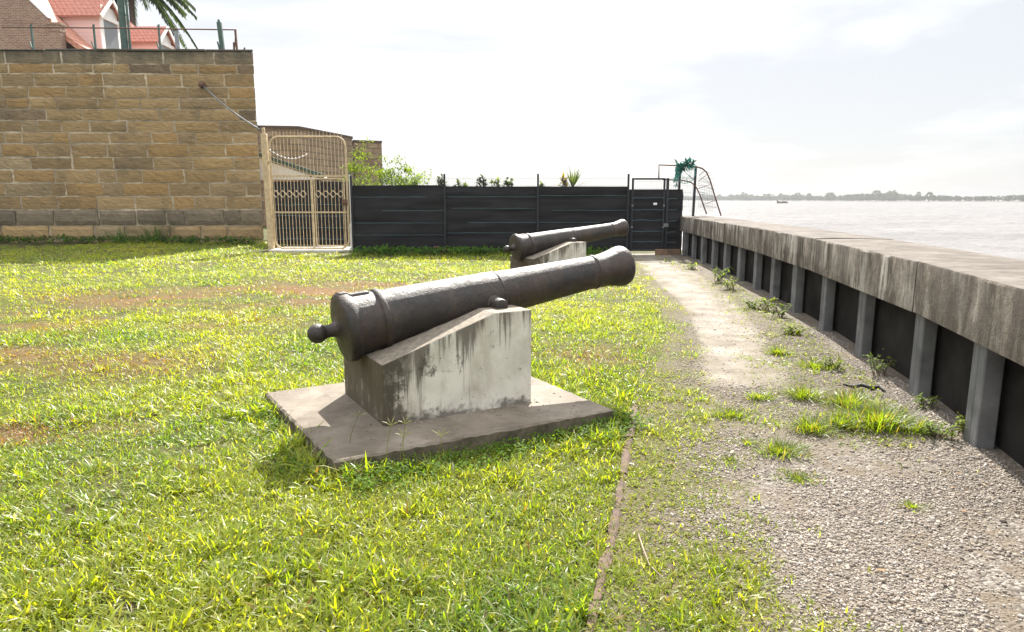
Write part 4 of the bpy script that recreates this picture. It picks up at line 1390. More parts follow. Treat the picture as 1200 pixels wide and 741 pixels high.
m = MB()
m.tube([P(772, 211), P(772.3, 193.5), P(795, 194.2), P(816, 195.5), P(823, 197.5), P(828, 202), P(832, 211), P(838, 231), P(845, 253)], 0.021, 8)
m.tube([P(776, 210.5), P(790, 211), P(802, 212), P(810, 214), P(815, 218), P(820, 228), P(828, 251)], 0.019, 8)
m.build('guard_rail', M['rust'], ag, True)
for px_, top in ((797.5, 196), (815.8, 195)):
    m = MB(); q = P(px_, top); x_ = q.x; m.bar((x_ - 0.02, FY + 0.03, CAP_T - 0.005), (x_, FY + 0.03, q.z), 0.06, 0.06); m.build('post', M['dark'], ag)
for a_, b_ in (((817, 221.5), (832, 216.5)), ((797.5, 197), (815, 213)), ((818, 213), (828, 205)), ((819, 206), (825, 201)), ((824, 240), (838, 235))):
    m = MB(); m.bar(P(*a_), P(*b_), 0.014); m.build('strut', M['rust'], ag)
m = MB()
for k in range(22):
    a_ = P(817.5 + rr.uniform(0, 2), 197 + k * 2.2); b_ = P(831 + k * 0.55 + rr.uniform(-2, 2), 203 + k * 2.1 + rr.uniform(-3, 3))
    m.bar(a_, b_, 0.007)
m.build('barbed_wire', M['steel'], ag)
# teal netting bundle caught on the guard
nc = P(803, 204)
nt_ = empty('net_bundle', P(803, 195), 0, 'tangled teal fishing net caught on the climbing guard pipes', 'net')
m = MB()
for k in range(26):
    a_ = 2 * PI * k / 26; r0 = 0.27
    m.bar(nc + Vector((0.10 * math.cos(a_), -0.05, 0.08 * math.sin(a_))), nc + Vector((r0 * math.cos(a_), -0.05 + rr.uniform(-.1, .1), r0 * math.sin(a_))), 0.008)
ring = [nc + Vector((0.27 * math.cos(2 * PI * k / 24) * rr.uniform(.92, 1.06), -0.05, 0.27 * math.sin(2 * PI * k / 24) * rr.uniform(.92, 1.06))) for k in range(26)]
m.tube(ring, 0.009, 5, cap=False)
m.build('loose_mesh', M['net'], nt_)
V, Fq, C = [], [], []
for k in range(260):
    f = rr.random()
    px_ = 794 + 19 * f; py0 = 195 + 2.5 * math.sin(f * 9) - (5.5 if f > 0.62 else 0) * f
    q = P(px_ + rr.gauss(0, 0.8), py0 + rr.gauss(0, 2.0), rr.uniform(-0.12, 0.12))
    leaf_quad(V, Fq, C, q, Vector((rr.gauss(0, 1), rr.gauss(0, 1), rr.gauss(0, .8))), Vector((0, 0, 1)), rr.uniform(0.08, 0.22), 0.06, (1, 1, 1))
for k in range(60):
    q = P(793.5 + rr.gauss(0, 1.2), 203 + rr.gauss(0, 5), rr.uniform(-0.1, 0.1))
    leaf_quad(V, Fq, C, q, Vector((rr.gauss(0, .3), rr.gauss(0, .3), -1)), Vector((0, 1, 0)), rr.uniform(0.08, 0.2), 0.025, (1, 1, 1))
crown_obj('bundle', V, Fq, C, nt_, M['net'])

# low board along the foot of the fence, a valve and a plank
m = MB()
for i in range(3):
    a0, a1 = fx[i] + 0.05, fx[i + 1] - 0.04
    m.box(a0, a1, FY - 0.06, FY + 0.05, -0.15, 0.09 + rr.uniform(-0.015, 0.015))
tag(m.build('fence_footing', M['timber'], bevel=0.01), 'low brown footing beam along the bottom of the screened fence', 'footing')
m = MB(); q = gz(780, 299); m.box(4.15, 4.86, FY - 0.32, FY - 0.24, -0.02, 0.17)
tag(m.build('plank', M['timber'], bevel=0.008), 'short brown plank on edge at the foot of the river wall corner', 'plank')
q = gz(514, 300)
vl = empty('ground_valve', (q.x, FY - 0.55, 0), 0, 'small rusty pipe valve poking out of the grass by a fence post', 'valve')
m = MB(); m.tube([(q.x - 0.05, FY - 0.55, -0.05), (q.x - 0.05, FY - 0.55, 0.24)], 0.04, 10); m.tube([(q.x - 0.12, FY - 0.55, 0.15), (q.x + 0.30, FY - 0.55, 0.13)], 0.045, 10)
m.build('pipe', M['rust'], vl, True, auto=40)
m = MB(); m.tube([(q.x + 0.17, FY - 0.55, 0.136), (q.x + 0.20, FY - 0.55, 0.135)], 0.11, 14); m.build('flange', M['rust'], vl)
m = MB(); m.tube([(q.x - 0.05, FY - 0.55, 0.24), (q.x - 0.05, FY - 0.55, 0.27)], 0.08, 12); m.build('cap', M['rust'], vl)

# black screen standing behind the cream gate
bs = empty('inner_screen', (at(364, 285, 24.2).x, 24.2, 0), 0, 'black cloth screen standing behind the bars of the cream gate', 'screen')
xa, xb = at(319, 250, 24.2).x, at(408.5, 250, 24.2).x
cloth('shade_cloth', xa, xb, 24.2, 0.0, at(364, 213, 24.2).z, bs, 60)
for y_ in (240, 253, 267, 280):
    m = MB(); z_ = at(364, y_, 24.2).z; m.tube([(xa + (xb - xa) * q / 8, 24.1, z_ + rr.uniform(-.015, .015)) for q in range(9)], 0.007, 5); m.build('tie_wire', M['tie'], bs)
m = MB(); m.bar((xa, 24.25, 0), (xa, 24.25, at(364, 212, 24.2).z), 0.08); m.bar((xb, 24.25, 0), (xb, 24.25, at(364, 212, 24.2).z), 0.08); m.build('post', M['dark'], bs)

# ================================================================== TREES AND PLANTS BEYOND THE FENCE
def feathery_tree(loc, w, h, zc, label, n=2600, col=(0.13, 0.19, 0.022)):
    t = empty('shrub_tree', loc, 0, label, 'tree')
    r_ = random.Random(4)
    m = MB(); ends = []
    for k in range(7):
        a_ = k * 0.9; tip = Vector(loc) + Vector((math.cos(a_) * w * r_.uniform(.4, .95), math.sin(a_) * w * .6, zc + h * r_.uniform(-.15, .5)))
        mid = Vector(loc).lerp(tip, 0.5) + Vector((0, 0, 0.35))
        m.tube([Vector(loc), mid, tip], [0.07, 0.04, 0.012], 6); ends.append((mid, tip))
    m.build('trunk', M['bark'], t, True)
    V, Fq, C = [], [], []
    cl = []
    for k in range(70):
        mid, tip = r_.choice(ends)
        cl.append(mid.lerp(tip, r_.uniform(.35, 1.1)) + Vector((r_.gauss(0, w * .22), r_.gauss(0, w * .2), r_.gauss(0, h * .16))))
    for c_ in cl:
        dr = Vector((r_.gauss(0, 1), r_.gauss(0, 1), r_.gauss(-.1, .4))).normalized()
        f = r_.uniform(.6, 1.3)
        for i in range(n // 70):
            q = c_ + dr * r_.uniform(-.45, .45) + Vector((r_.gauss(0, .09), r_.gauss(0, .09), r_.gauss(0, .07)))
            g_ = f * r_.uniform(.8, 1.2)
            leaf_quad(V, Fq, C, q, Vector((r_.gauss(0, 1), r_.gauss(0, 1), r_.gauss(0, .6))), Vector((0, 0, 1)), r_.uniform(.07, .14), 0.05, (col[0] * g_, col[1] * g_, col[2] * g_))
    crown_obj('crown', V, Fq, C, t)
    return t


c0 = at(458, 205, 25)
feathery_tree((c0.x, 25, 0), 1.7, 1.45, c0.z - 0.05, 'feathery bright green small tree rising over the left end of the fence', 5600)


def bush(px_, py_, Y, wpx, hpx, label, kind='leafy', col=(0.07, 0.12, 0.022), seed=0, name='shrub', cat='shrub'):
    r_ = random.Random(seed)
    tip = at(px_, py_ - hpx, Y); ctr = at(px_, py_, Y)
    wpx *= 1.25; hpx = hpx * 1.2; tip = at(px_, py_ - hpx, Y); wm = wpx * Y / 800
    t = empty(name, (ctr.x, Y, 0), 0, label, cat, 'plants peeping over the black fence')
    V, Fq, C = [], [], []
    m = MB()
    if kind == 'spiky':
        base = Vector((ctr.x, Y, ctr.z - 0.22))
        m.tube([(ctr.x, Y, 0), base], [0.09, 0.07], 8)
        for k in range(60):
            a_ = r_.uniform(0, 2 * PI); el = r_.uniform(-0.1, 1.45)
            g_ = r_.uniform(.7, 1.2)
            leaf_quad(V, Fq, C, base, Vector((math.cos(a_) * math.cos(el), math.sin(a_) * math.cos(el), math.sin(el))), Vector((0, 0, 1)), (tip.z - base.z) * r_.uniform(1.0, 1.5), 0.042, tuple(q * g_ for q in col))
    else:
        for k in range(9):
            x_ = ctr.x + r_.uniform(-wm / 2, wm / 2); top = tip.z - abs(x_ - ctr.x) * 0.5 - r_.uniform(0, .2)
            m.tube([(ctr.x + (x_ - ctr.x) * .3, Y, 0), (x_, Y + r_.uniform(-.2, .2), top)], [0.018, 0.006], 5)
            for i in range(26):
                z_ = top - r_.random() ** 1.3 * 0.8
                g_ = r_.uniform(.6, 1.35)
                leaf_quad(V, Fq, C, Vector((x_, Y, z_)), Vector((r_.gauss(0, 1), r_.gauss(0, 1), r_.uniform(.0, 1.0))), Vector((0, 0, 1)), r_.uniform(.10, .22), 0.085, tuple(q * g_ for q in col), 0.2)
    m.build('stem', M['bark'], t)
    crown_obj('foliage', V, Fq, C, t)


bush(671, 213, 23.5, 20, 10, 'spiky yucca rosette standing above the fence', 'spiky', (0.06, 0.085, 0.035), 1, 'yucca', 'plant')
bush(660, 213, 23.3, 6, 6, 'yellowish leaf tuft just left of the yucca', 'leafy', (0.22, 0.18, 0.03), 2, 'shrub', 'plant')
bush(595, 213, 23.0, 11, 5, 'mid green leafy shrub, right of the dark one, above the fence', 'leafy', (0.09, 0.14, 0.025), 3)
bush(579, 213, 23.0, 8, 5, 'light green sparse shrub between two shrubs above the fence', 'leafy', (0.10, 0.15, 0.025), 4)
bush(565, 213, 22.6, 10, 6, 'dark leafy shrub above the middle of the fence', 'leafy', (0.035, 0.06, 0.018), 5)
bush(533, 216, 23.0, 9, 4, 'low dark shrub just right of the first fence post', 'leafy', (0.05, 0.08, 0.02), 6)
bush(516, 214, 22.8, 9, 7, 'green broad leaved shrub just left of the first fence post', 'leafy', (0.08, 0.13, 0.02), 7)
bush(544, 219, 22.5, 5, 3, 'tiny green shoot between the first fence post and the dark shrub', 'leafy', (0.10, 0.16, 0.025), 8)
bush(634, 218, 23.2, 4, 3, 'tiny green shoot at the second fence post', 'leafy', (0.09, 0.15, 0.025), 9)

# ================================================================== FAR SHORE
shore = [(-900, 2600), (100, 2300), (430, 1750), (560, 1300), (610, 950), (660, 780), (760, 560), (950, 250), (1200, -300)]
m = MB()
back = [(x + 900, y + 500) for x, y in shore]
for (a_, b_, c_, d_) in zip(shore[:-1], shore[1:], back[1:], back[:-1]):
    m.add([(a_[0], a_[1], -1.35), (b_[0], b_[1], -1.35), (c_[0], c_[1], -0.5), (d_[0], d_[1], -0.5)], [(0, 1, 2, 3)])
tag(m.build('far_bank', M['mud']), kind='structure')
VV, CC = [], []
seg = [math.hypot(b_[0] - a_[0], b_[1] - a_[1]) for a_, b_ in zip(shore[:-1], shore[1:])]
cum = np.concatenate([[0], np.cumsum(seg)])
NT_ = 1700
for k in range(NT_):
    s_ = rng.uniform(cum[1], cum[-1]); x_ = np.interp(s_, cum, [q[0] for q in shore]); y_ = np.interp(s_, cum, [q[1] for q in shore])
    dpt = rng.uniform(0, 45)
    x_ += dpt * 0.9 + 4; y_ += dpt * 0.5
    big = float(fbm(np.array([s_ * 0.012]), np.array([0.3]), 88)[0])
    h_ = 6.5 + 11 * max(0, big - 0.25) * rng.uniform(0.6, 1.25) + (6 if rng.random() < 0.03 else 0)
    wd_ = h_ * rng.uniform(0.45, 0.8)
    n_ = 75
    ph = rng.uniform(0, 2 * PI, n_); ct = rng.uniform(-1, 1, n_); rad = rng.uniform(0.5, 1, n_) ** 0.5
    st_ = np.sqrt(1 - ct ** 2)
    P0 = np.stack([x_ + wd_ * .6 * rad * st_ * np.cos(ph), y_ + wd_ * .6 * rad * st_ * np.sin(ph), -1.2 + h_ * (0.52 + 0.46 * rad * ct)], 1)
    e1_ = rng.standard_normal((n_, 3)); e1_ /= np.linalg.norm(e1_, axis=1)[:, None]
    e2_ = rng.standard_normal((n_, 3)); e2_ -= (e2_ * e1_).sum(1)[:, None] * e1_; e2_ /= np.linalg.norm(e2_, axis=1)[:, None]
    sz_ = (h_ * 0.13 * rng.uniform(.6, 1.3, n_))[:, None]
    VV.append(np.stack([P0 - e1_ * sz_, P0 + e2_ * sz_, P0 + e1_ * sz_, P0 - e2_ * sz_], 1).reshape(-1, 3))
    cc = np.array([0.030, 0.040, 0.022]) * rng.uniform(.6, 1.3)
    CC.append(np.repeat((cc[None] * rng.uniform(.75, 1.25, (n_, 1))), 4, 0))
VV = np.concatenate(VV); CC = np.concatenate(CC)
fo = np_mesh('far_woods', VV, [np.arange(len(VV)).reshape(-1, 4)], M['leaf'], CC)
tag(fo, 'hazy low line of woods along the far river bank', 'woods', kind='stuff')

# boat on the river
bx, by = at(917, 234.6, 520).x, 520
bt = empty('boat', (bx, by, -1.5), R(4), 'small dark open boat with a raised bow far out on the river', 'boat')
m = MB(); hull = []
ns = 14
for i in range(ns + 1):
    f = i / ns; x_ = -4.2 + 8.4 * f
    wv = 1.0 * math.sin(PI * (0.06 + 0.90 * f)) ** 0.7; sh_ = 0.85 + 1.2 * (1 - f) ** 4 + 0.25 * f ** 4
    hull.append([(x_, -wv, sh_), (x_, -wv * .7, 0.1), (x_, 0, -0.25), (x_, wv * .7, 0.1), (x_, wv, sh_)])
vs = [q for row in hull for q in row]; fs = []
for i in range(ns):
    for j in range(4): fs.append((i * 5 + j, (i + 1) * 5 + j, (i + 1) * 5 + j + 1, i * 5 + j + 1))
    fs.append((i * 5 + 0, i * 5 + 4, (i + 1) * 5 + 4, (i + 1) * 5 + 0))
m.add(vs, fs); m.build('hull', M['hull'], bt, local=True)
m = MB(); m.box(-0.5, 3.2, -0.75, 0.75, 0.8, 1.5); m.build('deckhouse', M['hull'], bt, local=True, bevel=0.08)
m = MB(); m.tube([(-3.7, 0, 1.5), (-3.95, 0, 2.9)], 0.12, 8); m.build('bow_post', M['hull'], bt, local=True)

# ================================================================== EDGING, DEBRIS
m = MB()
y_ = 0.6; rr = random.Random(9)
while y_ < 6.6:
    L = rr.uniform(0.22, 0.6)
    x0, x1 = float(kerb_x(y_)), float(kerb_x(y_ + L))
    hgt = (0.031 if y_ < 4.9 else 0.024) + rr.uniform(-0.016, 0.006)
    a_ = Vector((x0, y_)); b_ = Vector((x1, y_ + L)); d_ = (b_ - a_).normalized(); n_ = Vector((-d_.y, d_.x))
    w_ = rr.uniform(0.016, 0.026)
    zz = float(ground_z(x0, y_))
    nn = 6; vs = []; fs = []
    for i in range(nn + 1):
        c_ = a_.lerp(b_, i / nn * 0.985); j = rr.uniform(-0.008, 0.008); k = rr.uniform(-0.006, 0.006); t_ = rr.uniform(-.011, .004)
        for o_, z_ in ((w_ + j, -0.06), (w_ + j, hgt * .75 + t_), (w_ * .6, hgt + t_), (-w_ * .6, hgt + t_ * .5), (-w_ + k, hgt * .7 + t_), (-w_ + k, -0.06)):
            vs.append((c_.x + n_.x * o_, c_.y + n_.y * o_, zz + z_))
    for i in range(nn):
        for q in range(5): fs.append((i * 6 + q, (i + 1) * 6 + q, (i + 1) * 6 + q + 1, i * 6 + q + 1))
    fs.append(tuple(range(6))); fs.append(tuple(nn * 6 + q for q in range(6)))
    if rr.random() < 0.95: m.add(vs, fs)
    y_ += L
tag(m.build('edging_kerb', M['kerb']), 'half buried brown brick edging line between the lawn and the gravel', 'kerb')

q = [gz(*p_) for p_ in ((748, 630), (754, 652), (761, 668), (776, 686))]
m = MB(); m.tube([Vector((v.x, v.y, float(ground_z(v.x, v.y)) + 0.022 + 0.012 * (i % 2))) for i, v in enumerate(q)], [0.003, 0.004, 0.003, 0.002], 6)
tag(m.build('twig', m_simple('dry_twig', (0.22, 0.165, 0.115), 0.8, var=.3)), 'thin dry twig lying on the ground right of the brick edging', 'twig')
q = [gz(*p_) for p_ in ((988, 451), (1000, 455), (1010, 452), (1020, 457), (1031, 455), (1037, 461))]
m = MB(); m.tube([Vector((v.x, v.y, float(ground_z(v.x, v.y)) + 0.016 + 0.004 * (i % 2))) for i, v in enumerate(q)], [0.008, 0.014, 0.018, 0.021, 0.018, 0.008], 9)
tag(m.build('rubber_strip', M['rubber'], smooth=True), 'torn black rubber strip lying in the weeds by the river wall', 'strip')


# ================================================================== GRASS
def blades(px, py, pz, az, L, W, el, bend, col, segs=3):
    """vectorised blades: base point, azimuth, length, width, elevation angle, droop"""
    n = len(px)
    f = np.linspace(0, 1, segs + 1)
    dirx, diry = np.cos(az), np.sin(az)
    sx, sy = -diry, dirx
    tw = rng.uniform(-0.6, 0.6, n)
    Vs = []
    for k, t_ in enumerate(f):
        e = el - bend * t_
        r = L * t_ * np.cos(np.clip(el - bend * t_ * 0.5, -1.5, 1.5)); h = L * t_ * np.sin(el - bend * t_ * 0.5)
        wk = W * (0.55 + 0.45 * min(1, t_ * 3)) * (1 - t_ ** 2.2) * 0.5 + W * 0.02
        cx_, cy_, cz_ = px + dirx * r, py + diry * r, pz + h
        if k < segs:
            ox, oy, oz = sx * wk, sy * wk, wk * tw
            Vs.append(np.stack([cx_ - ox, cy_ - oy, cz_ - oz], 1)); Vs.append(np.stack([cx_ + ox, cy_ + oy, cz_ + oz], 1))
        else:
            Vs.append(np.stack([cx_, cy_, cz_], 1))
    V = np.stack(Vs, 1)
    nv = V.shape[1]
    base = (np.arange(n) * nv)[:, None]
    Q = [base + np.array([[2 * k, 2 * k + 1, 2 * k + 3, 2 * k + 2]]) for k in range(segs - 1)]
    T = base + np.array([[2 * segs - 2, 2 * segs - 1, 2 * segs]])
    C = np.repeat(col, nv, 0)
    return V.reshape(-1, 3), Q, T, C


class Blades:
    def __init__(s): s.V = []; s.Q = []; s.T = []; s.C = []; s.n = 0

    def add(s, V, Q, T, C):
        s.V.append(V); s.Q += [q + s.n for q in Q]; s.T.append(T + s.n); s.C.append(C); s.n += len(V)

    def build(s, name, mat):
        F = []
        if s.Q: F.append(np.concatenate(s.Q))
        F.append(np.concatenate(s.T))
        return np_mesh(name, np.concatenate(s.V), F, mat, np.concatenate(s.C), True)


def lawn_density(x, y):
    e = edge_x(y); k = np.where(y < 6.4, kerb_x(y), e - 0.25)
    ins = 1 - sstep(-0.02, 0.05, x - k)
    mid = (1 - sstep(-0.10, np.where(y < 6.4, 0.5, 0.22), x - e + 0.9 * (fbm(x * 2.2, y * 2.2, 31, 4) - 0.5))) * np.where(y < 6.4, 1.0, 1.0)
    mid = np.maximum(mid, 0.42 * weed_band(x, y) * sstep(0.4, 0.62, fbm(x * 2.5, y * 2.5, 91, 4)) * (x < wall_x(y) - 0.05))
    ins = ins * (1 - 0.75 * (np.abs(x - k) < 0.035)); mid = mid * (1 - 0.8 * ((np.abs(x - k) < 0.035) & (y < 6.4)))
    d = np.maximum(ins, mid) * (1 - 0.45 * brown_mask(x, y))
    d = d * (~in_slab(x, y, O1, TH1)) * (~in_slab(x, y, O2, TH2))
    d = d * ~((y > 24.35) & (x < -8.8)) * ~((x > -7.9) & (x < -4.7) & (y > GY - 0.36))
    d = d * (y < 20.0 + 30 * (x < -7.9))
    return d


def grass_cols(x, y, n):
    g_ = fbm(x * 0.9, y * 0.9, 61)[:, None]; h_ = rng.uniform(0, 1, (n, 1))
    deep = np.array([[0.100, 0.185, 0.016]]); lime = np.array([[0.325, 0.330, 0.022]]); yel = np.array([[0.34, 0.335, 0.035]])
    t_ = np.clip(0.25 + 0.9 * (g_ - 0.35) + 0.5 * (h_ - 0.35), 0, 1)
    c = deep * (1 - t_) + lime * t_
    c = np.where(h_ > 0.86, yel * (0.7 + 0.3 * g_), c)
    b = brown_mask(x, y)[:, None]
    red = np.array([[0.165, 0.092, 0.045]]); straw = np.array([[0.42, 0.40, 0.30]])
    u = rng.uniform(0, 1, (n, 1))
    c = np.where(u < 0.88 * b, red * rng.uniform(.6, 1.6, (n, 1)), c)
    c = np.where(u > 0.945, straw * rng.uniform(.6, 1.1, (n, 1)), c)
    c = np.where((u > 0.93) & (u <= 0.945), red * 0.9, c)
    return c * rng.uniform(.8, 1.2, (n, 1))


G = Blades()
AZ0, AZ1 = R(-58), R(50)
for (r0, r1, rho, wsc, lsc, segs) in ((1.0, 2.2, 2600, 1.6, 1.15, 3), (2.2, 4.0, 15000, 1.4, 1.0, 3), (4.0, 6.5, 9500, 1.4, 1.05, 3), (6.5, 10.5, 4600, 1.5, 1.05, 2), (10.5, 17, 1250, 1.9, 1.15, 2), (17, 27.5, 640, 2.7, 1.35, 2)):
    area = 0.5 * (AZ1 - AZ0) * (r1 * r1 - r0 * r0)
    per = 5
    nt = int(area * rho / per)
    rad = np.sqrt(rng.uniform(r0 * r0, r1 * r1, nt)); an = rng.uniform(AZ0, AZ1, nt)
    tx, ty = rad * np.sin(an), rad * np.cos(an)
    k = rng.uniform(0, 1, nt) < lawn_density(tx, ty) * (0.35 + 0.65 * sstep(0.25, 0.5, fbm(tx * 3.1, ty * 3.1, 71)))
    tx, ty = tx[k], ty[k]; nt = len(tx)
    if not nt: continue
    size = (0.35 + 0.75 * fbm(tx * 1.1, ty * 1.1, 72) + 0.38 * sstep(0.45, 0.75, fbm(tx * 4.5, ty * 4.5, 73, 2))) * rng.uniform(.65, 1.3, nt)
    sd = np.minimum(slab_dist(tx, ty, O1, TH1), slab_dist(tx, ty, O2, TH2))
    size = size * (1 + 0.35 * np.exp(-(sd / 0.22) ** 2) + 0.9 * np.exp(-(sd / 0.16) ** 2) * (tx < -0.45) * (ty < 4.6) * (rng.uniform(0, 1, nt) < 0.6) + 0.9 * sstep(1.4, 0.1, 24.4 - ty) * (tx < -8.5) + 0.8 * sstep(1.4, 0.2, 20.0 - ty) * (tx > -4.6))
    size = size * (1 - 0.35 * brown_mask(tx, ty))
    soft = tx > np.where(ty < 6.4, kerb_x(ty), edge_x(ty) - 0.3)
    size = np.where(soft, size * np.where(ty < 6.4, 0.62 + 0.5 * (fbm(tx * 2.6, ty * 2.6, 95) - 0.4), 0.75), size)
    a0 = rng.uniform(0, 2 * PI, nt)
    for j in range(per):
        bx_ = tx + rng.normal(0, 0.016, nt); by_ = ty + rng.normal(0, 0.016, nt)
        az = a0 + j * 2 * PI / per + rng.uniform(-.5, .5, nt)
        L = size * rng.uniform(0.035, 0.105, nt) * lsc
        W = (0.0028 + 0.0062 * rng.uniform(0, 1, nt) ** 1.6) * wsc * np.clip(size, .6, 1.3)
        el = rng.uniform(0.25, 1.35, nt); bd = rng.uniform(0.2, 1.3, nt)
        cols = grass_cols(bx_, by_, nt)
        G.add(*blades(bx_, by_, ground_z(bx_, by_) - 0.004, az, L, W, el, bd, cols, segs))
go = G.build('grass', M['grass'])
tag(go, 'yellow green lawn grass with brown worn patches', 'grass', kind='stuff')

# small round leaved ground cover along the slab's shaded edge, the fence foot and the gravel margin
V, Fq, C = [], [], []
r_ = random.Random(77)
spots = []
for k in range(420):
    s_ = r_.uniform(-0.45, 1.75); v_ = -0.92 - abs(r_.gauss(0, 0.16)) - .02
    spots.append((O1.x + s_ * math.cos(TH1) - v_ * math.sin(TH1), O1.y + s_ * math.sin(TH1) + v_ * math.cos(TH1), 0.085, 0.0105, (0.085, 0.155, 0.018)))
for k in range(120):
    v_ = r_.uniform(-.9, .8); s_ = -0.56 - abs(r_.gauss(0, .10))
    spots.append((O1.x + s_ * math.cos(TH1) - v_ * math.sin(TH1), O1.y + s_ * math.sin(TH1) + v_ * math.cos(TH1), 0.07, 0.010, (0.085, 0.155, 0.018)))
for k in range(480):
    spots.append((r_.uniform(-4.5, 3.3), FY - 0.15 - abs(r_.gauss(0, 0.55)), 0.20, 0.05, (0.05, 0.11, 0.018)))
for k in range(500):
    spots.append((r_.uniform(-24, -8.9), 24.25 - abs(r_.gauss(0, 0.5)), 0.22, 0.055, (0.05, 0.105, 0.018)))
for k in range(900):
    yy_ = r_.uniform(1.6, 6.2); x_ = float(kerb_x(yy_)) + abs(r_.gauss(0.12, 0.30))
    spots.append((x_, yy_, 0.022, 0.0070, (0.20, 0.225, 0.024)))
for k in range(700):
    yy_ = r_.uniform(4.2, 13); x_ = float(wall_x(yy_)) - 0.15 - abs(r_.gauss(0.2, 0.25))
    spots.append((x_, yy_, 0.035, 0.010, (0.17, 0.21, 0.022)))
for (x_, y_, hh, lw, col) in spots:
    z_ = float(ground_z(x_, y_))
    for i in range(5):
        g_ = r_.uniform(.6, 1.45)
        q = Vector((x_ + r_.gauss(0, lw * 1.5), y_ + r_.gauss(0, lw * 1.5), z_ + hh * r_.uniform(.25, 1)))
        leaf_quad(V, Fq, C, q, Vector((r_.gauss(0, 1), r_.gauss(0, 1), r_.gauss(0.1, .45))), Vector((0, 0, 1)), lw * r_.uniform(1.6, 2.6), lw * r_.uniform(1.2, 1.7), tuple(c_ * g_ for c_ in col))
gc = crown_obj('ground_cover', V, Fq, C, None)
tag(gc, 'small leaved weeds creeping along slab, fence foot and gravel edge', 'weeds', kind='stuff')


# ---- single weed tufts on the gravel
def tuft(px_, py_, spread, h, n, label, col=(0.13, 0.185, 0.018)):
    q = gz(px_, py_)
    B = Blades()
    n = int(n * 1.35); rad = np.minimum(np.abs(rng.normal(0, spread * .45, n)), spread * .85); an = rng.uniform(0, 2 * PI, n)
    bx_ = q.x + rad * np.cos(an); by_ = q.y + rad * np.sin(an) * 0.8
    az = an + rng.normal(0, .8, n)
    L = h * rng.uniform(.5, 1.15, n); W = rng.uniform(.003, .0065, n)
    c_ = np.array([col]) * rng.uniform(.65, 1.35, (n, 1))
    c_ = np.where(rng.uniform(0, 1, (n, 1)) < .12, np.array([[0.26, .20, .07]]), c_)
    B.add(*blades(bx_, by_, ground_z(bx_, by_), az, L, W, rng.uniform(.55, 1.45, n), rng.uniform(.3, 1.4, n), c_, 3))
    o = B.build('weed_tuft', M['grass'])
    o.data.transform(Matrix.Translation((-q.x, -q.y, 0))); o.location = (q.x, q.y, 0)
    tag(o, label, 'weed', 'grass tufts growing in the gravel')


TU = [(858, 487, .16, .10, 260, 'small yellow tuft alone on the gravel, left of the bigger clumps'),
      (915, 530, .20, .11, 330, 'flat yellow green tuft in the middle of the gravel, in front of the clumps'),
      (952, 505, .16, .15, 330, 'upright green tuft on the gravel just left of the biggest clump'),
      (940, 466, .15, .17, 280, 'tall yellow tuft at the near end of the sandy patch'),
      (998, 476, .28, .17, 520, 'wide yellow clump of grass next to the black rubber strip'),
      (1030, 500, .30, .20, 950, 'biggest bright green grass clump on the gravel'),
      (890, 467, .13, .11, 170, 'thin tuft at the near edge of the bare sand'),
      (912, 415, .13, .13, 240, 'low round tuft beside the sandy path, nearer the fence than the others'),
      (955, 430, .30, .10, 420, 'spreading pale tuft between the sandy path and the third bay of the river wall'),
      (1069, 594, .10, .05, 110, 'tiny flat tuft alone in the open gravel on the right'),
      (936, 560, .17, .05, 260, 'thin sprawling tuft lying low on the open gravel'),
      (876, 519, .10, .06, 90, 'small sparse tuft on the gravel, left of the flat yellow green one'),
      (855, 538, .10, .05, 90, 'small sparse tuft nearest the lawn side of the gravel'),
      (985, 500, .14, .16, 260, 'yellowing tuft wedged between the upright tuft and the biggest clump'),
      (1075, 505, .18, .12, 260, 'grass clump at the right end of the weeds, before the leafy plants')]
for t_ in TU: tuft(*t_)


def weed_plant(px_, py_, h, w, n, label, col=(0.075, 0.13, 0.02), leaf=0.045):
    q = gz(px_, py_); z0 = float(ground_z(q.x, q.y))
    t = empty('leafy_weed', (q.x, q.y, z0), 0, label, 'weed', 'leafy weeds at the foot of the river wall')
    r_ = random.Random(int(px_ * 7 + py_))
    m = MB(); V, Fq, C = [], [], []
    for k in range(n):
        a_ = r_.uniform(0, 2 * PI); tip = Vector((q.x + math.cos(a_) * w * r_.uniform(.2, 1), q.y + math.sin(a_) * w * r_.uniform(.2, 1), z0 + h * r_.uniform(.45, 1.05)))
        b_ = Vector((q.x + r_.gauss(0, w * .2), q.y + r_.gauss(0, w * .2), z0 - 0.01)); md = b_.lerp(tip, .55) + Vector((0, 0, h * .15))
        m.tube([b_, md, tip], [0.004, 0.003, 0.0015], 5, (0.5, 0.5, 0.5))
        for i in range(9):
            f = r_.uniform(.25, 1); pos = (b_.lerp(md, f / .55) if f < .55 else md.lerp(tip, (f - .55) / .45))
            g_ = r_.uniform(.65, 1.4)
            leaf_quad(V, Fq, C, pos, Vector((r_.gauss(0, 1), r_.gauss(0, 1), r_.uniform(-.3, .6))), Vector((0, 0, 1)), leaf * r_.uniform(.6, 1.3), leaf * r_.uniform(.4, .6), tuple(c_ * g_ for c_ in col), .15)
    m.build('stem', M['bark'], t)
    crown_obj('leaves', V, Fq, C, t)


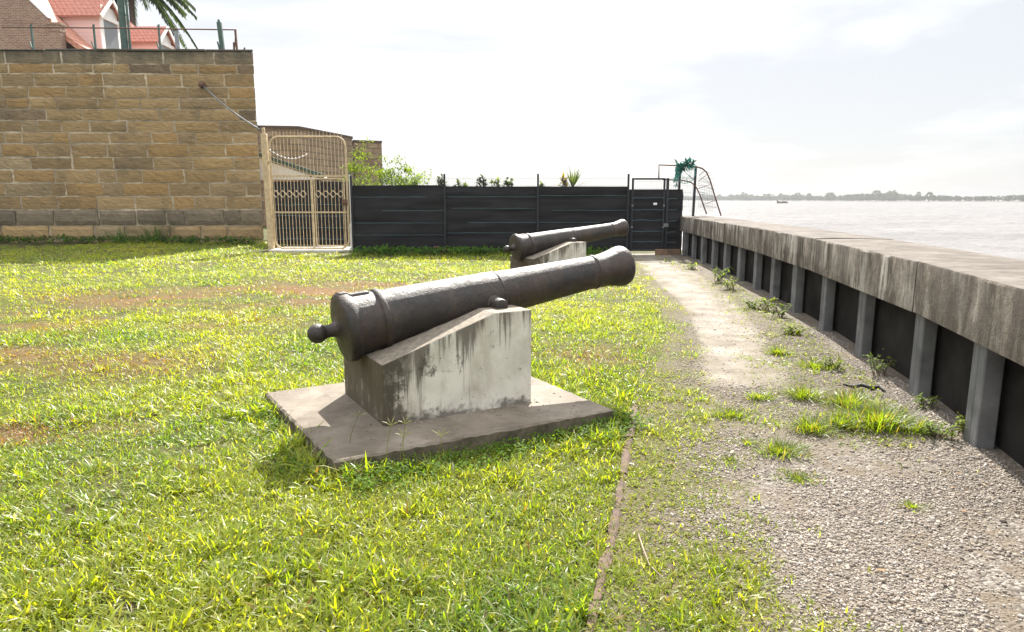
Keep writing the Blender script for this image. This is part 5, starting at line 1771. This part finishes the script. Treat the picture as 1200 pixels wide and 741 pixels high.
WP = [(977, 432, .20, .22, 14, 'bushy weed in front of the pile left of the black rubber strip'),
      (1030, 440, .26, .20, 12, 'straggly weed in the bay behind the black rubber strip'),
      (1045, 425, .34, .16, 6, 'tall thin weed with bare stalks against a dark panel'),
      (1100, 513, .16, .22, 14, 'low creeping weed joining the grass clump to the nearest pile'),
      (1136, 512, .20, .14, 12, 'bright weed growing at the foot of the nearest pile'),
      (1085, 478, .16, .16, 9, 'sparse weed in the shade of the second bay'),
      (811, 316, .22, .30, 16, 'small dark bush where the sandy path meets the fence end of the river wall'),
      (843, 332, .40, .30, 22, 'bright broad leaved bush at the river wall, halfway along the sandy path'),
      (856, 340, .30, .28, 16, 'darker bush touching the bright broad leaved one'),
      (883, 362, .18, .24, 12, 'low weed in front of a pile where the sandy path widens'),
      (899, 364, .26, .20, 12, 'upright weed against the pile next to the low one'),
      (914, 372, .24, .22, 10, 'loose weed at the corner of a recessed bay, nearer the camera'),
      (928, 392, .14, .24, 12, 'flat weed between the sandy path and the shaded gravel')]
for k, t_ in enumerate(WP):
    weed_plant(t_[0], t_[1], t_[2] * 0.8, t_[3] * 0.9, *t_[4:], leaf=0.036 if t_[1] > 400 else 0.062, col=(0.12, 0.18, 0.02) if k % 2 else (0.17, 0.22, 0.024))

# weeds standing against the big wall
def tall_grass(px_, py_, Y, h, n, label):
    q = at(px_, py_, Y); B = Blades()
    bx_ = q.x + rng.normal(0, .22, n); by_ = np.full(n, Y) + rng.normal(0, .08, n)
    az = rng.uniform(0, 2 * PI, n)
    B.add(*blades(bx_, by_, ground_z(bx_, by_), az, h * rng.uniform(.5, 1.1, n), rng.uniform(.015, .03, n), rng.uniform(1.0, 1.5, n), rng.uniform(.1, .9, n), np.array([[0.06, .12, .018]]) * rng.uniform(.6, 1.4, (n, 1)), 3))
    o = B.build('tall_grass', M['grass']); o.data.transform(Matrix.Translation((-q.x, -Y, 0))); o.location = (q.x, Y, 0)
    tag(o, label, 'grass', 'tall grass against the stone wall')


tall_grass(179, 270, 24.1, 1.05, 60, 'tallest dark grass tuft standing against the stone wall')
tall_grass(140, 275, 23.9, 0.65, 70, 'lighter shorter grass tuft against the stone wall, left of the tallest')
tall_grass(225, 283, 24.0, 0.4, 70, 'low grass tuft against the stone wall, right of the tallest')


# seed stalks in front of the near slab
def stalk(px_, gy_, top, label):
    q = gz(px_, gy_); z0 = float(ground_z(q.x, q.y)); tp = at(*top, q.y)
    t = empty('grass_stalk', (q.x, q.y, z0), 0, label, 'grass stalk', 'seed stalks in front of the near slab')
    b_ = Vector((q.x, q.y, z0)); md = b_.lerp(tp, .6) + Vector((-0.012, 0, 0.0))
    m = MB(); m.tube([b_, md, tp], [0.0022, 0.0018, 0.0014], 5, (0.16, 0.18, 0.04)); m.build('stem', M['grass'], t)
    m = MB(); r_ = random.Random(int(px_))
    for a_ in (-1.0, -.35, .35, 1.05):
        e = tp + Vector((math.sin(a_) * .065, r_.uniform(-.02, .02), math.cos(a_) * .06)) * r_.uniform(.7, 1.1)
        m.tube([tp, tp.lerp(e, .5) + Vector((0, 0, .004)), e], [.0015, .003, .001], 5, (0.27, 0.27, 0.21))
    m.build('seed_head', M['grass'], t)


stalk(406, 537, (419, 489), 'leftmost forked seed stalk, over the corner of the near slab')
stalk(453, 552, (458, 499), 'upright forked seed stalk below the front corner of the pedestal')
stalk(474, 555, (475, 497), 'tallest forked seed stalk, under the drip stains of the pedestal')
stalk(470, 550, (472.5, 512), 'short seed stalk right beside the tallest one')
stalk(518, 555, (517, 512), 'single seed stalk right of the others, before the slab edge')

# dry leaves and straw bits lying about on gravel and path
V, Fq, C = [], [], []
for k in range(210):
    yy_ = r_.uniform(1.8, 12); x_ = r_.uniform(float(edge_x(yy_)) - 0.5, float(wall_x(yy_)) - 0.02)
    z_ = float(ground_z(x_, yy_)) + 0.022
    g_ = r_.uniform(.6, 1.4)
    cc_ = r_.choice([(0.20, 0.12, 0.06), (0.12, 0.075, 0.04), (0.33, 0.26, 0.16), (0.055, 0.04, 0.03)])
    leaf_quad(V, Fq, C, Vector((x_, yy_, z_)), Vector((r_.gauss(0, 1), r_.gauss(0, 1), r_.gauss(0, .12))), Vector((0, 0, 1)), r_.uniform(.02, .06), r_.uniform(.006, .024), tuple(c_ * g_ for c_ in cc_), -0.1)
ll = crown_obj('leaf_litter', V, Fq, C, None, M['gravelm'])
tag(ll, 'dry leaves and straw bits scattered on the gravel path', 'leaf litter', kind='stuff')

# ================================================================== AIR
m = MB(); m.box(-1600, 1500, -700, 2900, -2.6, 24)
t = NT('river_haze')
vp = t.n('ShaderNodeVolumePrincipled')
vp.inputs['Color'].default_value = (0.47, 0.48, 0.495, 1); vp.inputs['Density'].default_value = 0.00045
vp.inputs['Anisotropy'].default_value = 0.0
t.link(vp.outputs[0], t.out.inputs['Volume'])
hz = m.build('haze', t.mat)
tag(hz, kind='stuff')

# ================================================================== LIGHT, SKY, CAMERA
SUN_EL, SUN_AZ = R(40.5), R(9.5)
sd = Vector((math.sin(SUN_AZ) * math.cos(SUN_EL), math.cos(SUN_AZ) * math.cos(SUN_EL), math.sin(SUN_EL)))
sun = bpy.data.lights.new('sun', 'SUN'); sun.energy = 5.0; sun.angle = R(0.6); sun.color = (1.0, 0.95, 0.87)
so = bpy.data.objects.new('sun', sun); COL.objects.link(so)
so.rotation_euler = (-sd).to_track_quat('-Z', 'Y').to_euler()

wo = bpy.data.worlds.new('World'); SC.world = wo; wo.use_nodes = True
nt = wo.node_tree
for n_ in list(nt.nodes): nt.nodes.remove(n_)
out = nt.nodes.new('ShaderNodeOutputWorld'); bg = nt.nodes.new('ShaderNodeBackground')
sky = nt.nodes.new('ShaderNodeTexSky'); sky.sky_type = 'NISHITA'; sky.sun_disc = False
sky.sun_elevation = SUN_EL; sky.sun_rotation = SUN_AZ; sky.air_density = 1.0; sky.dust_density = 1.0; sky.ozone_density = 1.0
tc = nt.nodes.new('ShaderNodeTexCoord'); mp = nt.nodes.new('ShaderNodeMapping'); mp.inputs['Scale'].default_value = (1, 1, 3.2)
mp.inputs['Location'].default_value = (0.3, 0.1, 0.4)
nt.links.new(tc.outputs['Generated'], mp.inputs[0])
no = nt.nodes.new('ShaderNodeTexNoise'); no.inputs['Scale'].default_value = 1.7; no.inputs['Detail'].default_value = 7; no.inputs['Roughness'].default_value = 0.55; no.inputs['Distortion'].default_value = 0.4
nt.links.new(mp.outputs[0], no.inputs['Vector'])
cr = nt.nodes.new('ShaderNodeValToRGB')
cr.color_ramp.elements[0].position = 0.40; cr.color_ramp.elements[0].color = (4.0, 4.08, 4.25, 1)
cr.color_ramp.elements[1].position = 0.54; cr.color_ramp.elements[1].color = (5.55, 5.55, 5.6, 1)
nt.links.new(no.outputs['Fac'], cr.inputs[0])
sx_ = nt.nodes.new('ShaderNodeSeparateXYZ'); nt.links.new(tc.outputs['Generated'], sx_.inputs[0])
el_ = nt.nodes.new('ShaderNodeMapRange'); nt.links.new(sx_.outputs[2], el_.inputs[0])
el_.interpolation_type = 'SMOOTHSTEP'
for i_, v_ in enumerate((0.20, 0.75, 0.63, 1.65)): el_.inputs[i_ + 1].default_value = v_
cm_ = nt.nodes.new('ShaderNodeMix'); cm_.data_type = 'RGBA'; cm_.blend_type = 'MULTIPLY'; cm_.inputs[0].default_value = 1.0
nt.links.new(cr.outputs[0], cm_.inputs[6]); nt.links.new(el_.outputs[0], cm_.inputs[7])
mx = nt.nodes.new('ShaderNodeMix'); mx.data_type = 'RGBA'; mx.inputs[0].default_value = 0.94
nt.links.new(sky.outputs[0], mx.inputs[6]); nt.links.new(cm_.outputs[2], mx.inputs[7])
nt.links.new(mx.outputs[2], bg.inputs['Color']); bg.inputs['Strength'].default_value = 0.10
nt.links.new(bg.outputs[0], out.inputs['Surface'])

cam = bpy.data.cameras.new('camera'); co_ = bpy.data.objects.new('camera', cam); COL.objects.link(co_)
cam.sensor_width = 36.0; cam.lens = F_PX / 1200 * 36.0; cam.clip_start = 0.05; cam.clip_end = 9000
co_.location = (0, 0, CAM_H); co_.rotation_euler = (PI / 2 - PITCH, 0, 0)
SC.camera = co_
vs_ = SC.view_settings; vs_.view_transform = 'Standard'; vs_.look = 'None'; vs_.gamma = 1; vs_.use_curve_mapping = False
vs_.exposure = 1.65
SC.cycles.max_bounces = 8; SC.cycles.use_denoising = True
